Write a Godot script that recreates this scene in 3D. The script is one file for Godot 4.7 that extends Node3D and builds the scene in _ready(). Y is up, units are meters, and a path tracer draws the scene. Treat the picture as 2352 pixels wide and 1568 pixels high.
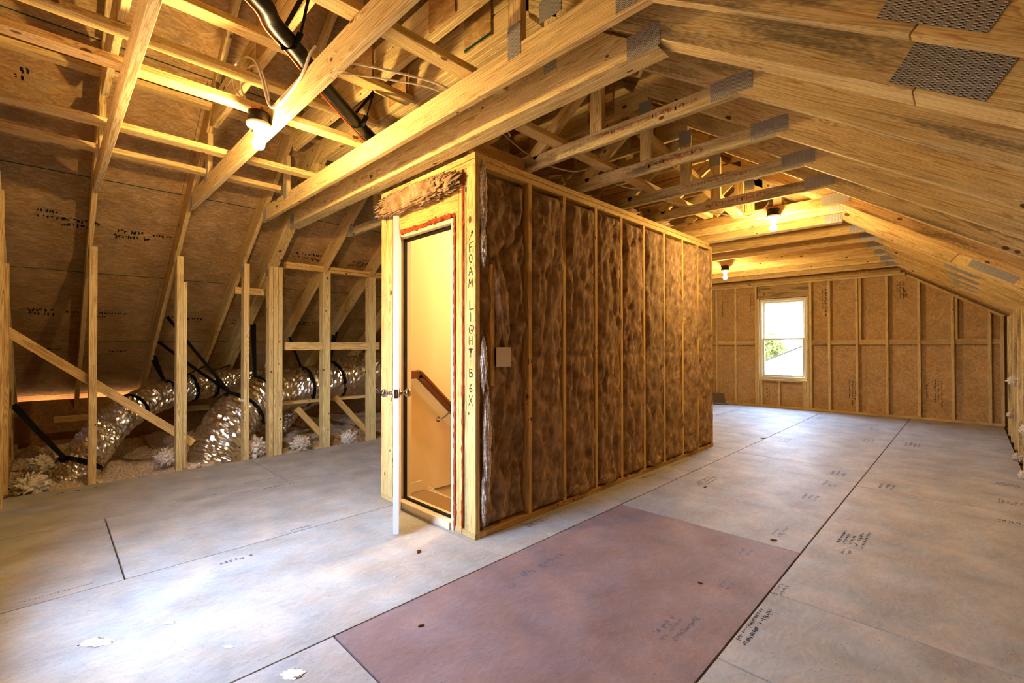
extends Node3D
# An unfinished attic bonus room: roof trusses, an insulated stair enclosure with a door, flex ducts, bare bulbs.
# World: x to the right across the house, y up, -z along the ridge away from the camera; metres.

var M := {}
var used := {}
var rng := RandomNumberGenerator.new()
var nz := FastNoiseLite.new()

const KL := 0.655           # left roof slope
const KR := 0.667           # right roof slope
const DV := 0.22            # vertical depth of a rafter
const XK := 0.364           # face of the right knee wall
const FAR := -10.05         # face of the far gable studs
const NEAR := 0.25          # face of the near gable studs
const BX := -2.204          # right face of the stair enclosure
const BZ := -1.891          # front face of the stair enclosure
const BL := -3.365
const BB := -5.66

func yl(x: float) -> float: return 2.46 + KL * (x + 5.06)
func yr(x: float) -> float: return 2.44 - KR * (x + 0.79)
func roof_y(x: float) -> float: return minf(yl(x), yr(x)) + DV

func _ready() -> void:
	rng.seed = 7
	var cam := Camera3D.new()
	cam.name = "camera"
	cam.fov = 73.04
	cam.near = 0.02
	cam.far = 300.0
	var b := Basis(Vector3.UP, deg_to_rad(44.816)) * Basis(Vector3.RIGHT, deg_to_rad(0.491)) * Basis(Vector3.BACK, deg_to_rad(-0.077))
	cam.transform = Transform3D(b, Vector3(0, 1.22, 0))
	add_child(cam)
	cam.current = true
	var we := WorldEnvironment.new()
	we.name = "world_environment"
	var env := Environment.new()
	var sky := Sky.new()
	var sm := ProceduralSkyMaterial.new()
	sm.sky_top_color = Color(0.70, 0.82, 1.0)
	sm.sky_horizon_color = Color(0.93, 0.96, 1.0)
	sm.ground_bottom_color = Color(0.5, 0.48, 0.44)
	sm.ground_horizon_color = Color(0.7, 0.7, 0.68)
	sm.sky_energy_multiplier = 6.0
	sm.ground_energy_multiplier = 4.0
	sky.sky_material = sm
	env.background_mode = Environment.BG_SKY
	env.sky = sky
	env.tonemap_mode = Environment.TONE_MAPPER_LINEAR
	env.tonemap_exposure = 1.0
	env.sdfgi_enabled = true
	env.ssao_enabled = true
	env.ssil_enabled = true
	we.environment = env
	add_child(we)
	var sun := DirectionalLight3D.new()
	sun.name = "sun"
	sun.light_color = Color(1.0, 0.93, 0.82)
	sun.light_energy = 14.0
	sun.light_angular_distance = 0.6
	sun.shadow_enabled = true
	sun.rotation_degrees = Vector3(-52, -100, 0)
	add_child(sun)
	var day := AreaLight3D.new()
	day.name = "window_daylight"
	day.area_size = Vector2(0.86, 1.5)
	day.light_color = Color(0.80, 0.90, 1.0)
	day.light_energy = 0.3
	day.area_normalize_energy = false
	day.shadow_enabled = true
	day.position = Vector3(-2.585, 1.345, NEAR + 0.2)
	add_child(day)

	make_materials()
	build_floor()
	build_roof()
	build_far_wall()
	build_near_wall()
	build_knee_walls()
	build_stair_walls()
	build_trusses()
	build_batts()
	build_door()
	build_stairwell()
	build_braces()
	build_lamps()
	build_ducts()
	build_fluff()
	build_wires()
	build_small()
	build_outside()

# ---------------------------------------------------------------- helpers
func numbered(parent: Node, called: String) -> String:
	var k := str(parent.get_instance_id()) + called
	var n: int = used.get(k, 0)
	used[k] = n + 1
	return called if n == 0 else "%s_%03d" % [called, n]

func put(o: Node3D, called: String, parent: Node3D = null) -> Node3D:
	var p: Node3D = self if parent == null else parent
	o.name = numbered(p, called)
	p.add_child(o, true)
	return o

func gpos(n: Node3D) -> Vector3:
	var s := Vector3.ZERO
	var c: Node = n
	while c != null and c != self and c is Node3D:
		s += (c as Node3D).position
		c = c.get_parent()
	return s

func tag(o: Node3D, label: String, category: String, group := "", kind := "") -> Node3D:
	if label: o.set_meta("label", label)
	if category: o.set_meta("category", category)
	if group: o.set_meta("group", group)
	if kind: o.set_meta("kind", kind)
	return o

func thing(called: String, label: String, category: String, at := Vector3.ZERO, group := "") -> Node3D:
	var o := Node3D.new()
	put(o, called)
	o.position = at
	return tag(o, label, category, group)

func struct(called: String, label := "", category := "", at := Vector3.ZERO) -> Node3D:
	var o := Node3D.new()
	put(o, called)
	o.position = at
	return tag(o, label, category, "", "structure")

func mesh_node(called: String, mesh: Mesh, mat: Material, parent: Node3D, xf: Transform3D) -> MeshInstance3D:
	var o := MeshInstance3D.new()
	o.mesh = mesh
	o.material_override = mat
	put(o, called, parent)
	if parent: xf.origin -= gpos(parent)
	o.transform = xf
	return o

func tri(st: SurfaceTool, a: Array, b: Array, c: Array, n: Vector3) -> void:
	# a, b, c = [position, uv]; wound clockwise as seen from n
	var flip: bool = (b[0] - a[0]).cross(c[0] - a[0]).dot(n) > 0.0
	for v in ([a, c, b] if flip else [a, b, c]):
		st.set_normal(n)
		st.set_uv(v[1])
		st.add_vertex(v[0])

func quad(st: SurfaceTool, a: Array, b: Array, c: Array, d: Array, n: Vector3) -> void:
	tri(st, a, b, c, n)
	tri(st, a, c, d, n)

# A sawn board: length l along x, h along y, w along z, edges eased; ca / cb slope the two ends (dx per dy).
func board_mesh(l: float, h: float, w: float, tint: Color, ca := 0.0, cb := 0.0, tl := 4.8, tw := 0.6, ch := 0.003) -> ArrayMesh:
	var st := SurfaceTool.new()
	st.begin(Mesh.PRIMITIVE_TRIANGLES)
	st.set_color(tint)
	var c := minf(ch, minf(h, w) * 0.2)
	var hh := h / 2.0
	var hw := w / 2.0
	var prof := [Vector2(-hh, -hw + c), Vector2(-hh, hw - c), Vector2(-hh + c, hw), Vector2(hh - c, hw), Vector2(hh, hw - c), Vector2(hh, -hw + c), Vector2(hh - c, -hw), Vector2(-hh + c, -hw)]
	var u0 := rng.randf()
	var vface := []
	for i in 4: vface.append(rng.randf() * maxf(0.02, 1.0 - maxf(h, w) / tw))
	for i in 8:
		var p: Vector2 = prof[i]
		var q: Vector2 = prof[(i + 1) % 8]
		var e := q - p
		var n := Vector3(0, -e.y, e.x).normalized()
		if n.y * (p.x + q.x) + n.z * (p.y + q.y) < 0: n = -n
		var v0: float = vface[i / 2]
		var v1 := v0 + e.length() / tw
		var xs := [-l / 2 + ca * p.x, l / 2 + cb * p.x, l / 2 + cb * q.x, -l / 2 + ca * q.x]
		quad(st, [Vector3(xs[0], p.x, p.y), Vector2(u0 + xs[0] / tl, v0)], [Vector3(xs[1], p.x, p.y), Vector2(u0 + xs[1] / tl, v0)],
			[Vector3(xs[2], q.x, q.y), Vector2(u0 + xs[2] / tl, v1)], [Vector3(xs[3], q.x, q.y), Vector2(u0 + xs[3] / tl, v1)], n)
	for s in [-1, 1]:
		var k: float = ca if s < 0 else cb
		var n := Vector3(s, -k * s, 0).normalized()
		for i in range(1, 7):
			var t := []
			for j in [0, i, i + 1]:
				var p: Vector2 = prof[j]
				t.append([Vector3(s * l / 2 + k * p.x, p.x, p.y), Vector2(u0 + p.x / tl, vface[0] + (p.y + hw) / tw)])
			tri(st, t[0], t[1], t[2], n)
	return st.commit()

func shade(base := Color.WHITE, spread := 0.12) -> Color:
	var f := 1.0 + rng.randf_range(-spread, spread)
	var g := rng.randf_range(-spread, spread) * 0.25
	return Color(base.r * f * (1 + g), base.g * f, base.b * f * (1 - g))

# board from a to b (centre line); h along "up", w across both
func board(parent: Node3D, called: String, a: Vector3, b: Vector3, h: float, w: float, mat: Material, tint := Color.WHITE, up := Vector3.UP, ca := 0.0, cb := 0.0) -> MeshInstance3D:
	var d := (b - a).normalized()
	var y := (up - d * up.dot(d)).normalized()
	var z := d.cross(y)
	return mesh_node(called, board_mesh(a.distance_to(b), h, w, tint, ca, cb), mat, parent, Transform3D(Basis(d, y, z), (a + b) / 2))

# axis aligned block from lo to hi, grain along its longest side
func block(parent: Node3D, called: String, lo: Vector3, hi: Vector3, mat: Material, tint := Color.WHITE) -> MeshInstance3D:
	var s := hi - lo
	var m := (lo + hi) / 2
	if s.y >= s.x and s.y >= s.z: return board(parent, called, Vector3(m.x, lo.y, m.z), Vector3(m.x, hi.y, m.z), s.x, s.z, mat, tint, Vector3.RIGHT)
	if s.x >= s.z: return board(parent, called, Vector3(lo.x, m.y, m.z), Vector3(hi.x, m.y, m.z), s.y, s.z, mat, tint)
	return board(parent, called, Vector3(m.x, m.y, lo.z), Vector3(m.x, m.y, hi.z), s.y, s.x, mat, tint)

# flat sheet as a slab in the plane (u, v) from origin, thickness t along n; uv in metres / 1.22
func sheet(parent: Node3D, called: String, o: Vector3, u: Vector3, v: Vector3, t: float, mat: Material, tint := Color.WHITE, ts := 1.22, turn := false) -> MeshInstance3D:
	var st := SurfaceTool.new()
	st.begin(Mesh.PRIMITIVE_TRIANGLES)
	st.set_color(tint)
	var n := u.cross(v).normalized()
	var lu := u.length()
	var lv := v.length()
	var r := Vector2(rng.randf(), rng.randf())
	var off := [Vector3.ZERO, u, u + v, v]
	var uvs := [Vector2(0, 0), Vector2(lu, 0), Vector2(lu, lv), Vector2(0, lv)]
	var f := []
	var k := []
	for i in 4:
		var q: Vector2 = uvs[i] / ts
		if turn: q = Vector2(q.y, q.x)
		f.append([off[i], q + r])
		k.append([off[i] - n * t, q + r])
	quad(st, f[0], f[1], f[2], f[3], n)
	quad(st, k[0], k[1], k[2], k[3], -n)
	for i in 4:
		var j := (i + 1) % 4
		var e: Vector3 = off[j] - off[i]
		quad(st, f[i], f[j], k[j], k[i], e.cross(n).normalized())
	return mesh_node(called, st.commit(), mat, parent, Transform3D(Basis.IDENTITY, o))

# polygon in x, y extruded from z0 back to z0 - t
func poly(parent: Node3D, called: String, pts: PackedVector2Array, z0: float, t: float, mat: Material, tint := Color.WHITE, ts := 1.22, turn := false) -> MeshInstance3D:
	var st := SurfaceTool.new()
	st.begin(Mesh.PRIMITIVE_TRIANGLES)
	st.set_color(tint)
	var r := Vector2(rng.randf(), rng.randf())
	var idx := Geometry2D.triangulate_polygon(pts)
	for s in [0, 1]:
		for i in range(0, idx.size(), 3):
			var q := []
			for j in 3:
				var p: Vector2 = pts[idx[i + j]]
				q.append([Vector3(p.x, p.y, z0 - t * s), (Vector2(p.y, p.x) if turn else p) / ts + r])
			tri(st, q[0], q[1], q[2], Vector3(0, 0, (1 - 2 * s) * signf(t)))
	var c := Vector2.ZERO
	for p in pts: c += p / pts.size()
	var ccw := 0.0
	for i in pts.size(): ccw += pts[i].cross(pts[(i + 1) % pts.size()])
	for i in pts.size():
		var p := pts[i]
		var q := pts[(i + 1) % pts.size()]
		var e := (q - p).normalized() * signf(ccw)
		quad(st, [Vector3(p.x, p.y, z0), p / ts + r], [Vector3(q.x, q.y, z0), q / ts + r], [Vector3(q.x, q.y, z0 - t), q / ts + r], [Vector3(p.x, p.y, z0 - t), p / ts + r], Vector3(e.y, -e.x, 0))
	return mesh_node(called, st.commit(), mat, parent, Transform3D.IDENTITY)

func spline(pts: Array, steps: int) -> PackedVector3Array:
	var out := PackedVector3Array()
	for i in pts.size() - 1:
		var p0: Vector3 = pts[maxi(i - 1, 0)]
		var p1: Vector3 = pts[i]
		var p2: Vector3 = pts[i + 1]
		var p3: Vector3 = pts[mini(i + 2, pts.size() - 1)]
		for s in steps:
			out.append(p1.cubic_interpolate(p2, p0, p3, float(s) / steps))
	out.append(pts[-1])
	return out

# tube along a path; wrinkle > 0 crumples it
func tube_mesh(path: PackedVector3Array, r: float, sides: int, wrinkle := 0.0, caps := true, facets := false) -> ArrayMesh:
	var st := SurfaceTool.new()
	st.begin(Mesh.PRIMITIVE_TRIANGLES)
	st.set_smooth_group(-1 if facets else 0)
	var rr2 := RandomNumberGenerator.new()
	rr2.seed = 5
	var rings := []
	var side := Vector3.ZERO
	var run := 0.0
	for i in path.size():
		var d: Vector3 = (path[mini(i + 1, path.size() - 1)] - path[maxi(i - 1, 0)]).normalized()
		if side == Vector3.ZERO: side = d.cross(Vector3.UP if absf(d.y) < 0.95 else Vector3.RIGHT).normalized()
		side = (side - d * side.dot(d)).normalized()
		var up := side.cross(d)
		if i > 0: run += path[i].distance_to(path[i - 1])
		var ring := []
		for k in sides + 1:
			var a := TAU * (k % sides) / sides
			var dir := side * cos(a) + up * sin(a)
			var rr := r
			if wrinkle > 0.0:
				var q: Vector3 = path[i] + dir * r
				rr += wrinkle * (nz.get_noise_3d(q.x * 60, q.y * 60, q.z * 60) * 0.6 + nz.get_noise_3d(run * 330, a * 7, 3.0) * 0.55 + 0.5 * nz.get_noise_3d(q.x * 190, q.y * 190, q.z * 190))
				rr += wrinkle * 0.5 * sin(run * 95.0 + 2.0 * nz.get_noise_3d(run * 40, a * 12, 1.0) * 4.0)
			if facets: rr += wrinkle * rr2.randf_range(-0.24, 0.24) if k < sides else 0.0
			ring.append([path[i] + dir * rr, Vector2(run, a / TAU * r * 6.28)])
		ring[sides] = ring[0]
		rings.append(ring)
	for i in rings.size() - 1:
		for k in sides:
			var a: Array = rings[i][k]
			var b: Array = rings[i][k + 1]
			var c: Array = rings[i + 1][k + 1]
			var d: Array = rings[i + 1][k]
			for v in [a, c, b, a, d, c]:
				st.set_uv(v[1])
				st.add_vertex(v[0])
	if caps:
		for e in [0, rings.size() - 1]:
			st.set_smooth_group(-1)
			for k in sides:
				var vs := [path[e], rings[e][k][0], rings[e][k + 1][0]]
				if e > 0: vs = [path[e], rings[e][k + 1][0], rings[e][k][0]]
				for v in vs:
					st.set_uv(Vector2.ZERO)
					st.add_vertex(v)
	st.generate_normals()
	return st.commit()

func tube(parent: Node3D, called: String, pts: Array, r: float, mat: Material, sides := 8, steps := 6) -> MeshInstance3D:
	return mesh_node(called, tube_mesh(spline(pts, steps), r, sides), mat, parent, Transform3D.IDENTITY)

# lathed profile (radius, height) around +y
func lathe(prof: Array, sides := 24) -> ArrayMesh:
	var st := SurfaceTool.new()
	st.begin(Mesh.PRIMITIVE_TRIANGLES)
	st.set_smooth_group(0)
	for i in prof.size() - 1:
		var p: Vector2 = prof[i]
		var q: Vector2 = prof[i + 1]
		for k in sides:
			var a0 := TAU * k / sides
			var a1 := TAU * (k + 1) / sides
			var a := Vector3(p.x * cos(a0), p.y, p.x * sin(a0))
			var b := Vector3(p.x * cos(a1), p.y, p.x * sin(a1))
			var c := Vector3(q.x * cos(a1), q.y, q.x * sin(a1))
			var d := Vector3(q.x * cos(a0), q.y, q.x * sin(a0))
			for v in [a, b, c, a, c, d]:
				st.set_uv(Vector2(v.x, v.y))
				st.add_vertex(v)
	st.generate_normals()
	return st.commit()

func ribbon(parent: Node3D, called: String, pts: Array, w: float, t: float, flat: Vector3, mat: Material) -> MeshInstance3D:
	# strap: a thin rectangular band through pts, its width along "flat"
	var st := SurfaceTool.new()
	st.begin(Mesh.PRIMITIVE_TRIANGLES)
	var rows := []
	for i in pts.size():
		var d: Vector3 = (pts[mini(i + 1, pts.size() - 1)] - pts[maxi(i - 1, 0)]).normalized()
		var f := (flat - d * flat.dot(d)).normalized()
		var n := d.cross(f)
		rows.append([pts[i] + f * w / 2 + n * t / 2, pts[i] + f * w / 2 - n * t / 2, pts[i] - f * w / 2 - n * t / 2, pts[i] - f * w / 2 + n * t / 2, pts[i]])
	for i in pts.size() - 1:
		for k in 4:
			var a: Vector3 = rows[i][k]
			var b: Vector3 = rows[i][(k + 1) % 4]
			var c: Vector3 = rows[i + 1][(k + 1) % 4]
			var d: Vector3 = rows[i + 1][k]
			var n := ((a + b) / 2 - (rows[i][4] as Vector3)).normalized()
			quad(st, [a, Vector2.ZERO], [b, Vector2.ZERO], [c, Vector2.ZERO], [d, Vector2.ZERO], n)
	for e in [0, pts.size() - 1]:
		var n: Vector3 = (rows[e][4] - rows[1 if e == 0 else pts.size() - 2][4]).normalized()
		quad(st, [rows[e][0], Vector2.ZERO], [rows[e][1], Vector2.ZERO], [rows[e][2], Vector2.ZERO], [rows[e][3], Vector2.ZERO], n)
	return mesh_node(called, st.commit(), mat, parent, Transform3D.IDENTITY)

# illegible print: rows of small marks on a surface, with u along the line, v down the rows
func print_marks(parent: Node3D, o: Vector3, u: Vector3, v: Vector3, rows: int, length: float, high: float, mat: Material, seed_: int, called := "stamp") -> void:
	var r := RandomNumberGenerator.new()
	r.seed = seed_
	var st := SurfaceTool.new()
	st.begin(Mesh.PRIMITIVE_TRIANGLES)
	var n := u.cross(v).normalized() * -1.0
	var z := Vector2.ZERO
	for row in rows:
		var x := r.randf() * length * 0.15
		var h := high * r.randf_range(0.6, 1.0)
		var stop := length * r.randf_range(0.6, 1.0)
		while x < stop:
			var w := h * r.randf_range(0.35, 0.7)
			if r.randf() < 0.16:
				x += w
				continue
			for s in r.randi_range(2, 3):
				var x0 := x + w * r.randf() * 0.7
				var y0 := row * high * 1.35 + h * r.randf() * 0.6
				var upright := r.randf() < 0.5
				var sx := (h * 0.26 if upright else w * r.randf_range(0.4, 0.8))
				var sy := (h * r.randf_range(0.4, 0.9) if upright else h * 0.26)
				var a := o + u * x0 + v * y0
				quad(st, [a, z], [a + u * sx, z], [a + u * sx + v * sy, z], [a + v * sy, z], n)
			x += w * 1.25
	mesh_node(called, st.commit(), mat, parent, Transform3D.IDENTITY).set_meta("kind", "stuff")

# handwriting or lettering as strokes: polylines in letter space, drawn as flat bars
func strokes(st: SurfaceTool, lines: Array, o: Vector3, u: Vector3, v: Vector3, w: float) -> void:
	var n := u.cross(v).normalized()
	var z := Vector2.ZERO
	for line in lines:
		for i in line.size() - 1:
			var a: Vector3 = o + u * line[i].x + v * line[i].y
			var b: Vector3 = o + u * line[i + 1].x + v * line[i + 1].y
			var d := (b - a).normalized()
			var s := n.cross(d) * w / 2
			quad(st, [a - s - d * w * 0.3, z], [a + s - d * w * 0.3, z], [b + s + d * w * 0.3, z], [b - s + d * w * 0.3, z], n)

func text_mesh(parent: Node3D, called: String, words: String, high: float, xf: Transform3D, mat: Material, font := "Droid Sans") -> void:
	var t := TextMesh.new()
	var f := SystemFont.new()
	f.font_names = PackedStringArray([font])
	t.font = f
	t.text = words
	t.font_size = 32
	t.pixel_size = high / 23.0
	t.depth = 0.0008
	mesh_node(called, t, mat, parent, xf)

# ---------------------------------------------------------------- materials
func noise_bytes(seed_: int, freq: float, w: int, h: int, bw: int, bh: int, octaves := 4) -> PackedByteArray:
	var n := FastNoiseLite.new()
	n.seed = seed_
	n.noise_type = FastNoiseLite.TYPE_SIMPLEX_SMOOTH
	n.frequency = freq
	n.fractal_octaves = octaves
	var im := n.get_seamless_image(w, h, false, false, 0.12)
	im.convert(Image.FORMAT_L8)
	if bw != w or bh != h: im.resize(bw, bh, Image.INTERPOLATE_CUBIC)
	return im.get_data()

func tex(im: Image) -> ImageTexture:
	return ImageTexture.create_from_image(im)

func rgb_image(w: int, h: int, d: PackedByteArray) -> ImageTexture:
	return tex(Image.create_from_data(w, h, false, Image.FORMAT_RGB8, d))

func wood_texture(seed_: int, light: Color, dark: Color, stain: float, knots: int) -> ImageTexture:
	var w := 2048
	var h := 512
	var big := noise_bytes(seed_, 0.012, 96, 512, w, h, 3)
	var mid := noise_bytes(seed_ + 1, 0.05, 160, 512, w, h, 2)
	var fib := noise_bytes(seed_ + 2, 0.35, 128, 512, w, h, 2)
	var sta := noise_bytes(seed_ + 3, 0.02, 300, 256, w, h, 4)
	var spe := noise_bytes(seed_ + 4, 0.12, 1024, 512, w, h, 4)
	var kf := PackedFloat32Array()
	kf.resize(w * h)
	var kd := PackedFloat32Array()
	kd.resize(w * h)
	var r := RandomNumberGenerator.new()
	r.seed = seed_
	for k in knots:
		var kx := r.randi() % w
		var ky := r.randi() % h
		var rad := r.randf_range(0.006, 0.016)
		for dy in range(-70, 71):
			var yy := posmod(ky + dy, h)
			for dx in range(-75, 76):
				var ex := dx / 427.0
				var ey := dy / 853.0
				var d2 := (ex * ex * 0.35 + ey * ey) / (rad * rad)
				var i := yy * w + posmod(kx + dx, w)
				kf[i] += 2.2 * exp(-d2 * 0.28)
				if d2 < 3.0: kd[i] = maxf(kd[i], 1.0 - smoothstep(0.55, 1.1, d2))
	var out := PackedByteArray()
	out.resize(w * h * 3)
	var i := 0
	for y in h:
		var base := float(y) / h * 30.0
		for x in w:
			var ph := base + big[i] * 0.045 + mid[i] * 0.004 + kf[i]
			var t := ph - floorf(ph)
			var late := smoothstep(0.35, 0.86, t) * (1.0 - smoothstep(0.9, 1.0, t))
			late *= 0.45 + mid[i] * 0.0025
			var f := 0.88 + fib[i] * 0.00085
			var cr := lerpf(light.r, dark.r, late) * f
			var cg := lerpf(light.g, dark.g, late) * f
			var cb := lerpf(light.b, dark.b, late) * f
			var k := kd[i] * 0.8
			cr = lerpf(cr, 0.30, k)
			cg = lerpf(cg, 0.17, k)
			cb = lerpf(cb, 0.09, k)
			if stain > 0.0:
				var s := smoothstep(0.42, 1.0, sta[i] / 255.0 + (spe[i] / 255.0 - 0.5) * 0.42) * stain
				cr = lerpf(cr, 0.30, s)
				cg = lerpf(cg, 0.28, s)
				cb = lerpf(cb, 0.24, s)
			out[i * 3] = clampi(int(cr * 255.0), 0, 255)
			out[i * 3 + 1] = clampi(int(cg * 255.0), 0, 255)
			out[i * 3 + 2] = clampi(int(cb * 255.0), 0, 255)
			i += 1
	return rgb_image(w, h, out)

func strand_bytes(seed_: int, size: int, count: int, along: float) -> PackedByteArray:
	var d := PackedByteArray()
	d.resize(size * size)
	d.fill(120)
	var r := RandomNumberGenerator.new()
	r.seed = seed_
	for s in count:
		var a := r.randfn(0.0, along)
		var l := r.randf_range(30.0, 85.0)
		var w := r.randf_range(4.0, 14.0)
		var x := r.randf() * size
		var y := r.randf() * size
		var tone := r.randf_range(60.0, 225.0)
		var ca := cos(a)
		var sa := sin(a)
		var j := 0.0
		while j < w:
			var tj := tone * (0.86 if j < 1.0 else 1.0) + r.randf_range(-8.0, 8.0)
			var k := r.randf() * 6.0
			var e := l - r.randf() * 8.0
			while k < e:
				var px := posmod(int(x + ca * k - sa * j), size)
				var py := posmod(int(y + sa * k + ca * j), size)
				d[py * size + px] = clampi(int(tj), 0, 255)
				k += 0.9
			j += 0.8
	return d

func panel_texture(st: PackedByteArray, size: int, dark: Color, light: Color, contrast: float, blotch: float, seed_: int, specks := 0) -> ImageTexture:
	var lo := noise_bytes(seed_, 0.01, 256, 256, size, size, 4)
	var hi := noise_bytes(seed_ + 9, 0.2, size, size, size, size, 3)
	var hue := noise_bytes(seed_ + 5, 0.02, 256, 256, size, size, 3)
	var out := PackedByteArray()
	out.resize(size * size * 3)
	for i in size * size:
		var t := 0.5 + (st[i] / 255.0 - 0.5) * contrast + (lo[i] / 255.0 - 0.5) * blotch + (hi[i] / 255.0 - 0.5) * 0.16
		var q := (hue[i] / 255.0 - 0.5) * 0.05
		out[i * 3] = clampi(int((lerpf(dark.r, light.r, t) + q) * 255.0), 0, 255)
		out[i * 3 + 1] = clampi(int(lerpf(dark.g, light.g, t) * 255.0), 0, 255)
		out[i * 3 + 2] = clampi(int((lerpf(dark.b, light.b, t) - q) * 255.0), 0, 255)
	if specks:
		var r := RandomNumberGenerator.new()
		r.seed = seed_
		for s in specks:
			var x := r.randi() % size
			var y := r.randi() % size
			for k in r.randi_range(2, 9):
				var o := (posmod(y + k / 3, size) * size + posmod(x + k, size)) * 3
				for c in 3: out[o + c] = int(out[o + c] * 0.62)
	return rgb_image(size, size, out)

func std(called: String, albedo: Color, rough: float, t: Texture2D = null, vertex := false) -> StandardMaterial3D:
	var m := StandardMaterial3D.new()
	m.resource_name = called
	m.albedo_color = albedo
	m.roughness = rough
	m.metallic_specular = 0.3
	if t: m.albedo_texture = t
	m.vertex_color_use_as_albedo = vertex
	M[called] = m
	return m

func noise_tex(freq: float, seed_: int, size := 512, octaves := 5, kind := FastNoiseLite.TYPE_SIMPLEX_SMOOTH, ridged := false) -> ImageTexture:
	var n := FastNoiseLite.new()
	n.seed = seed_
	n.noise_type = kind
	n.frequency = freq
	n.fractal_octaves = octaves
	if ridged: n.fractal_type = FastNoiseLite.FRACTAL_RIDGED
	return tex(n.get_seamless_image(size, size, false, false, 0.12))

func ramp_tex(freq: float, seed_: int, cols: Array, size := 512, octaves := 5, stretch := 1) -> ImageTexture:
	var a := noise_bytes(seed_, freq, size, size / stretch, size, size, octaves)
	var out := PackedByteArray()
	out.resize(size * size * 3)
	for i in size * size:
		var t := clampf((a[i] / 255.0 - 0.12) / 0.76, 0.0, 1.0) * (cols.size() - 1)
		var k := mini(int(t), cols.size() - 2)
		var c: Color = (cols[k] as Color).lerp(cols[k + 1], t - k)
		out[i * 3] = int(c.r * 255)
		out[i * 3 + 1] = int(c.g * 255)
		out[i * 3 + 2] = int(c.b * 255)
	return rgb_image(size, size, out)

func fibre_texture() -> ImageTexture:
	# matted brown glass wool: soft clumps, long wisps and fine fibre
	var size := 1024
	var a := noise_bytes(61, 0.010, 512, 512, size, size, 5)
	var b := noise_bytes(62, 0.045, 512, 160, size, size, 4)
	var c := noise_bytes(63, 0.16, 1024, 512, size, size, 3)
	var e := noise_bytes(64, 0.022, 512, 300, size, size, 3)
	var out := PackedByteArray()
	out.resize(size * size * 3)
	for i in size * size:
		var t := 0.36 + (a[i] - 128) * 0.0018 + (b[i] - 128) * 0.0016 + (c[i] - 128) * 0.0016
		var wisp := smoothstep(0.62, 0.9, e[i] / 255.0 + (b[i] - 128) * 0.0016) * 0.2
		t = clampf(t + wisp, 0.0, 1.0)
		out[i * 3] = int(lerpf(0.42, 0.88, t) * 255)
		out[i * 3 + 1] = int(lerpf(0.315, 0.75, t) * 255)
		out[i * 3 + 2] = int(lerpf(0.21, 0.585, t) * 255)
	return rgb_image(size, size, out)

func triplanar(m: StandardMaterial3D, s: float) -> void:
	m.uv1_triplanar = true
	m.uv1_scale = Vector3(s, s, s)

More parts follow.
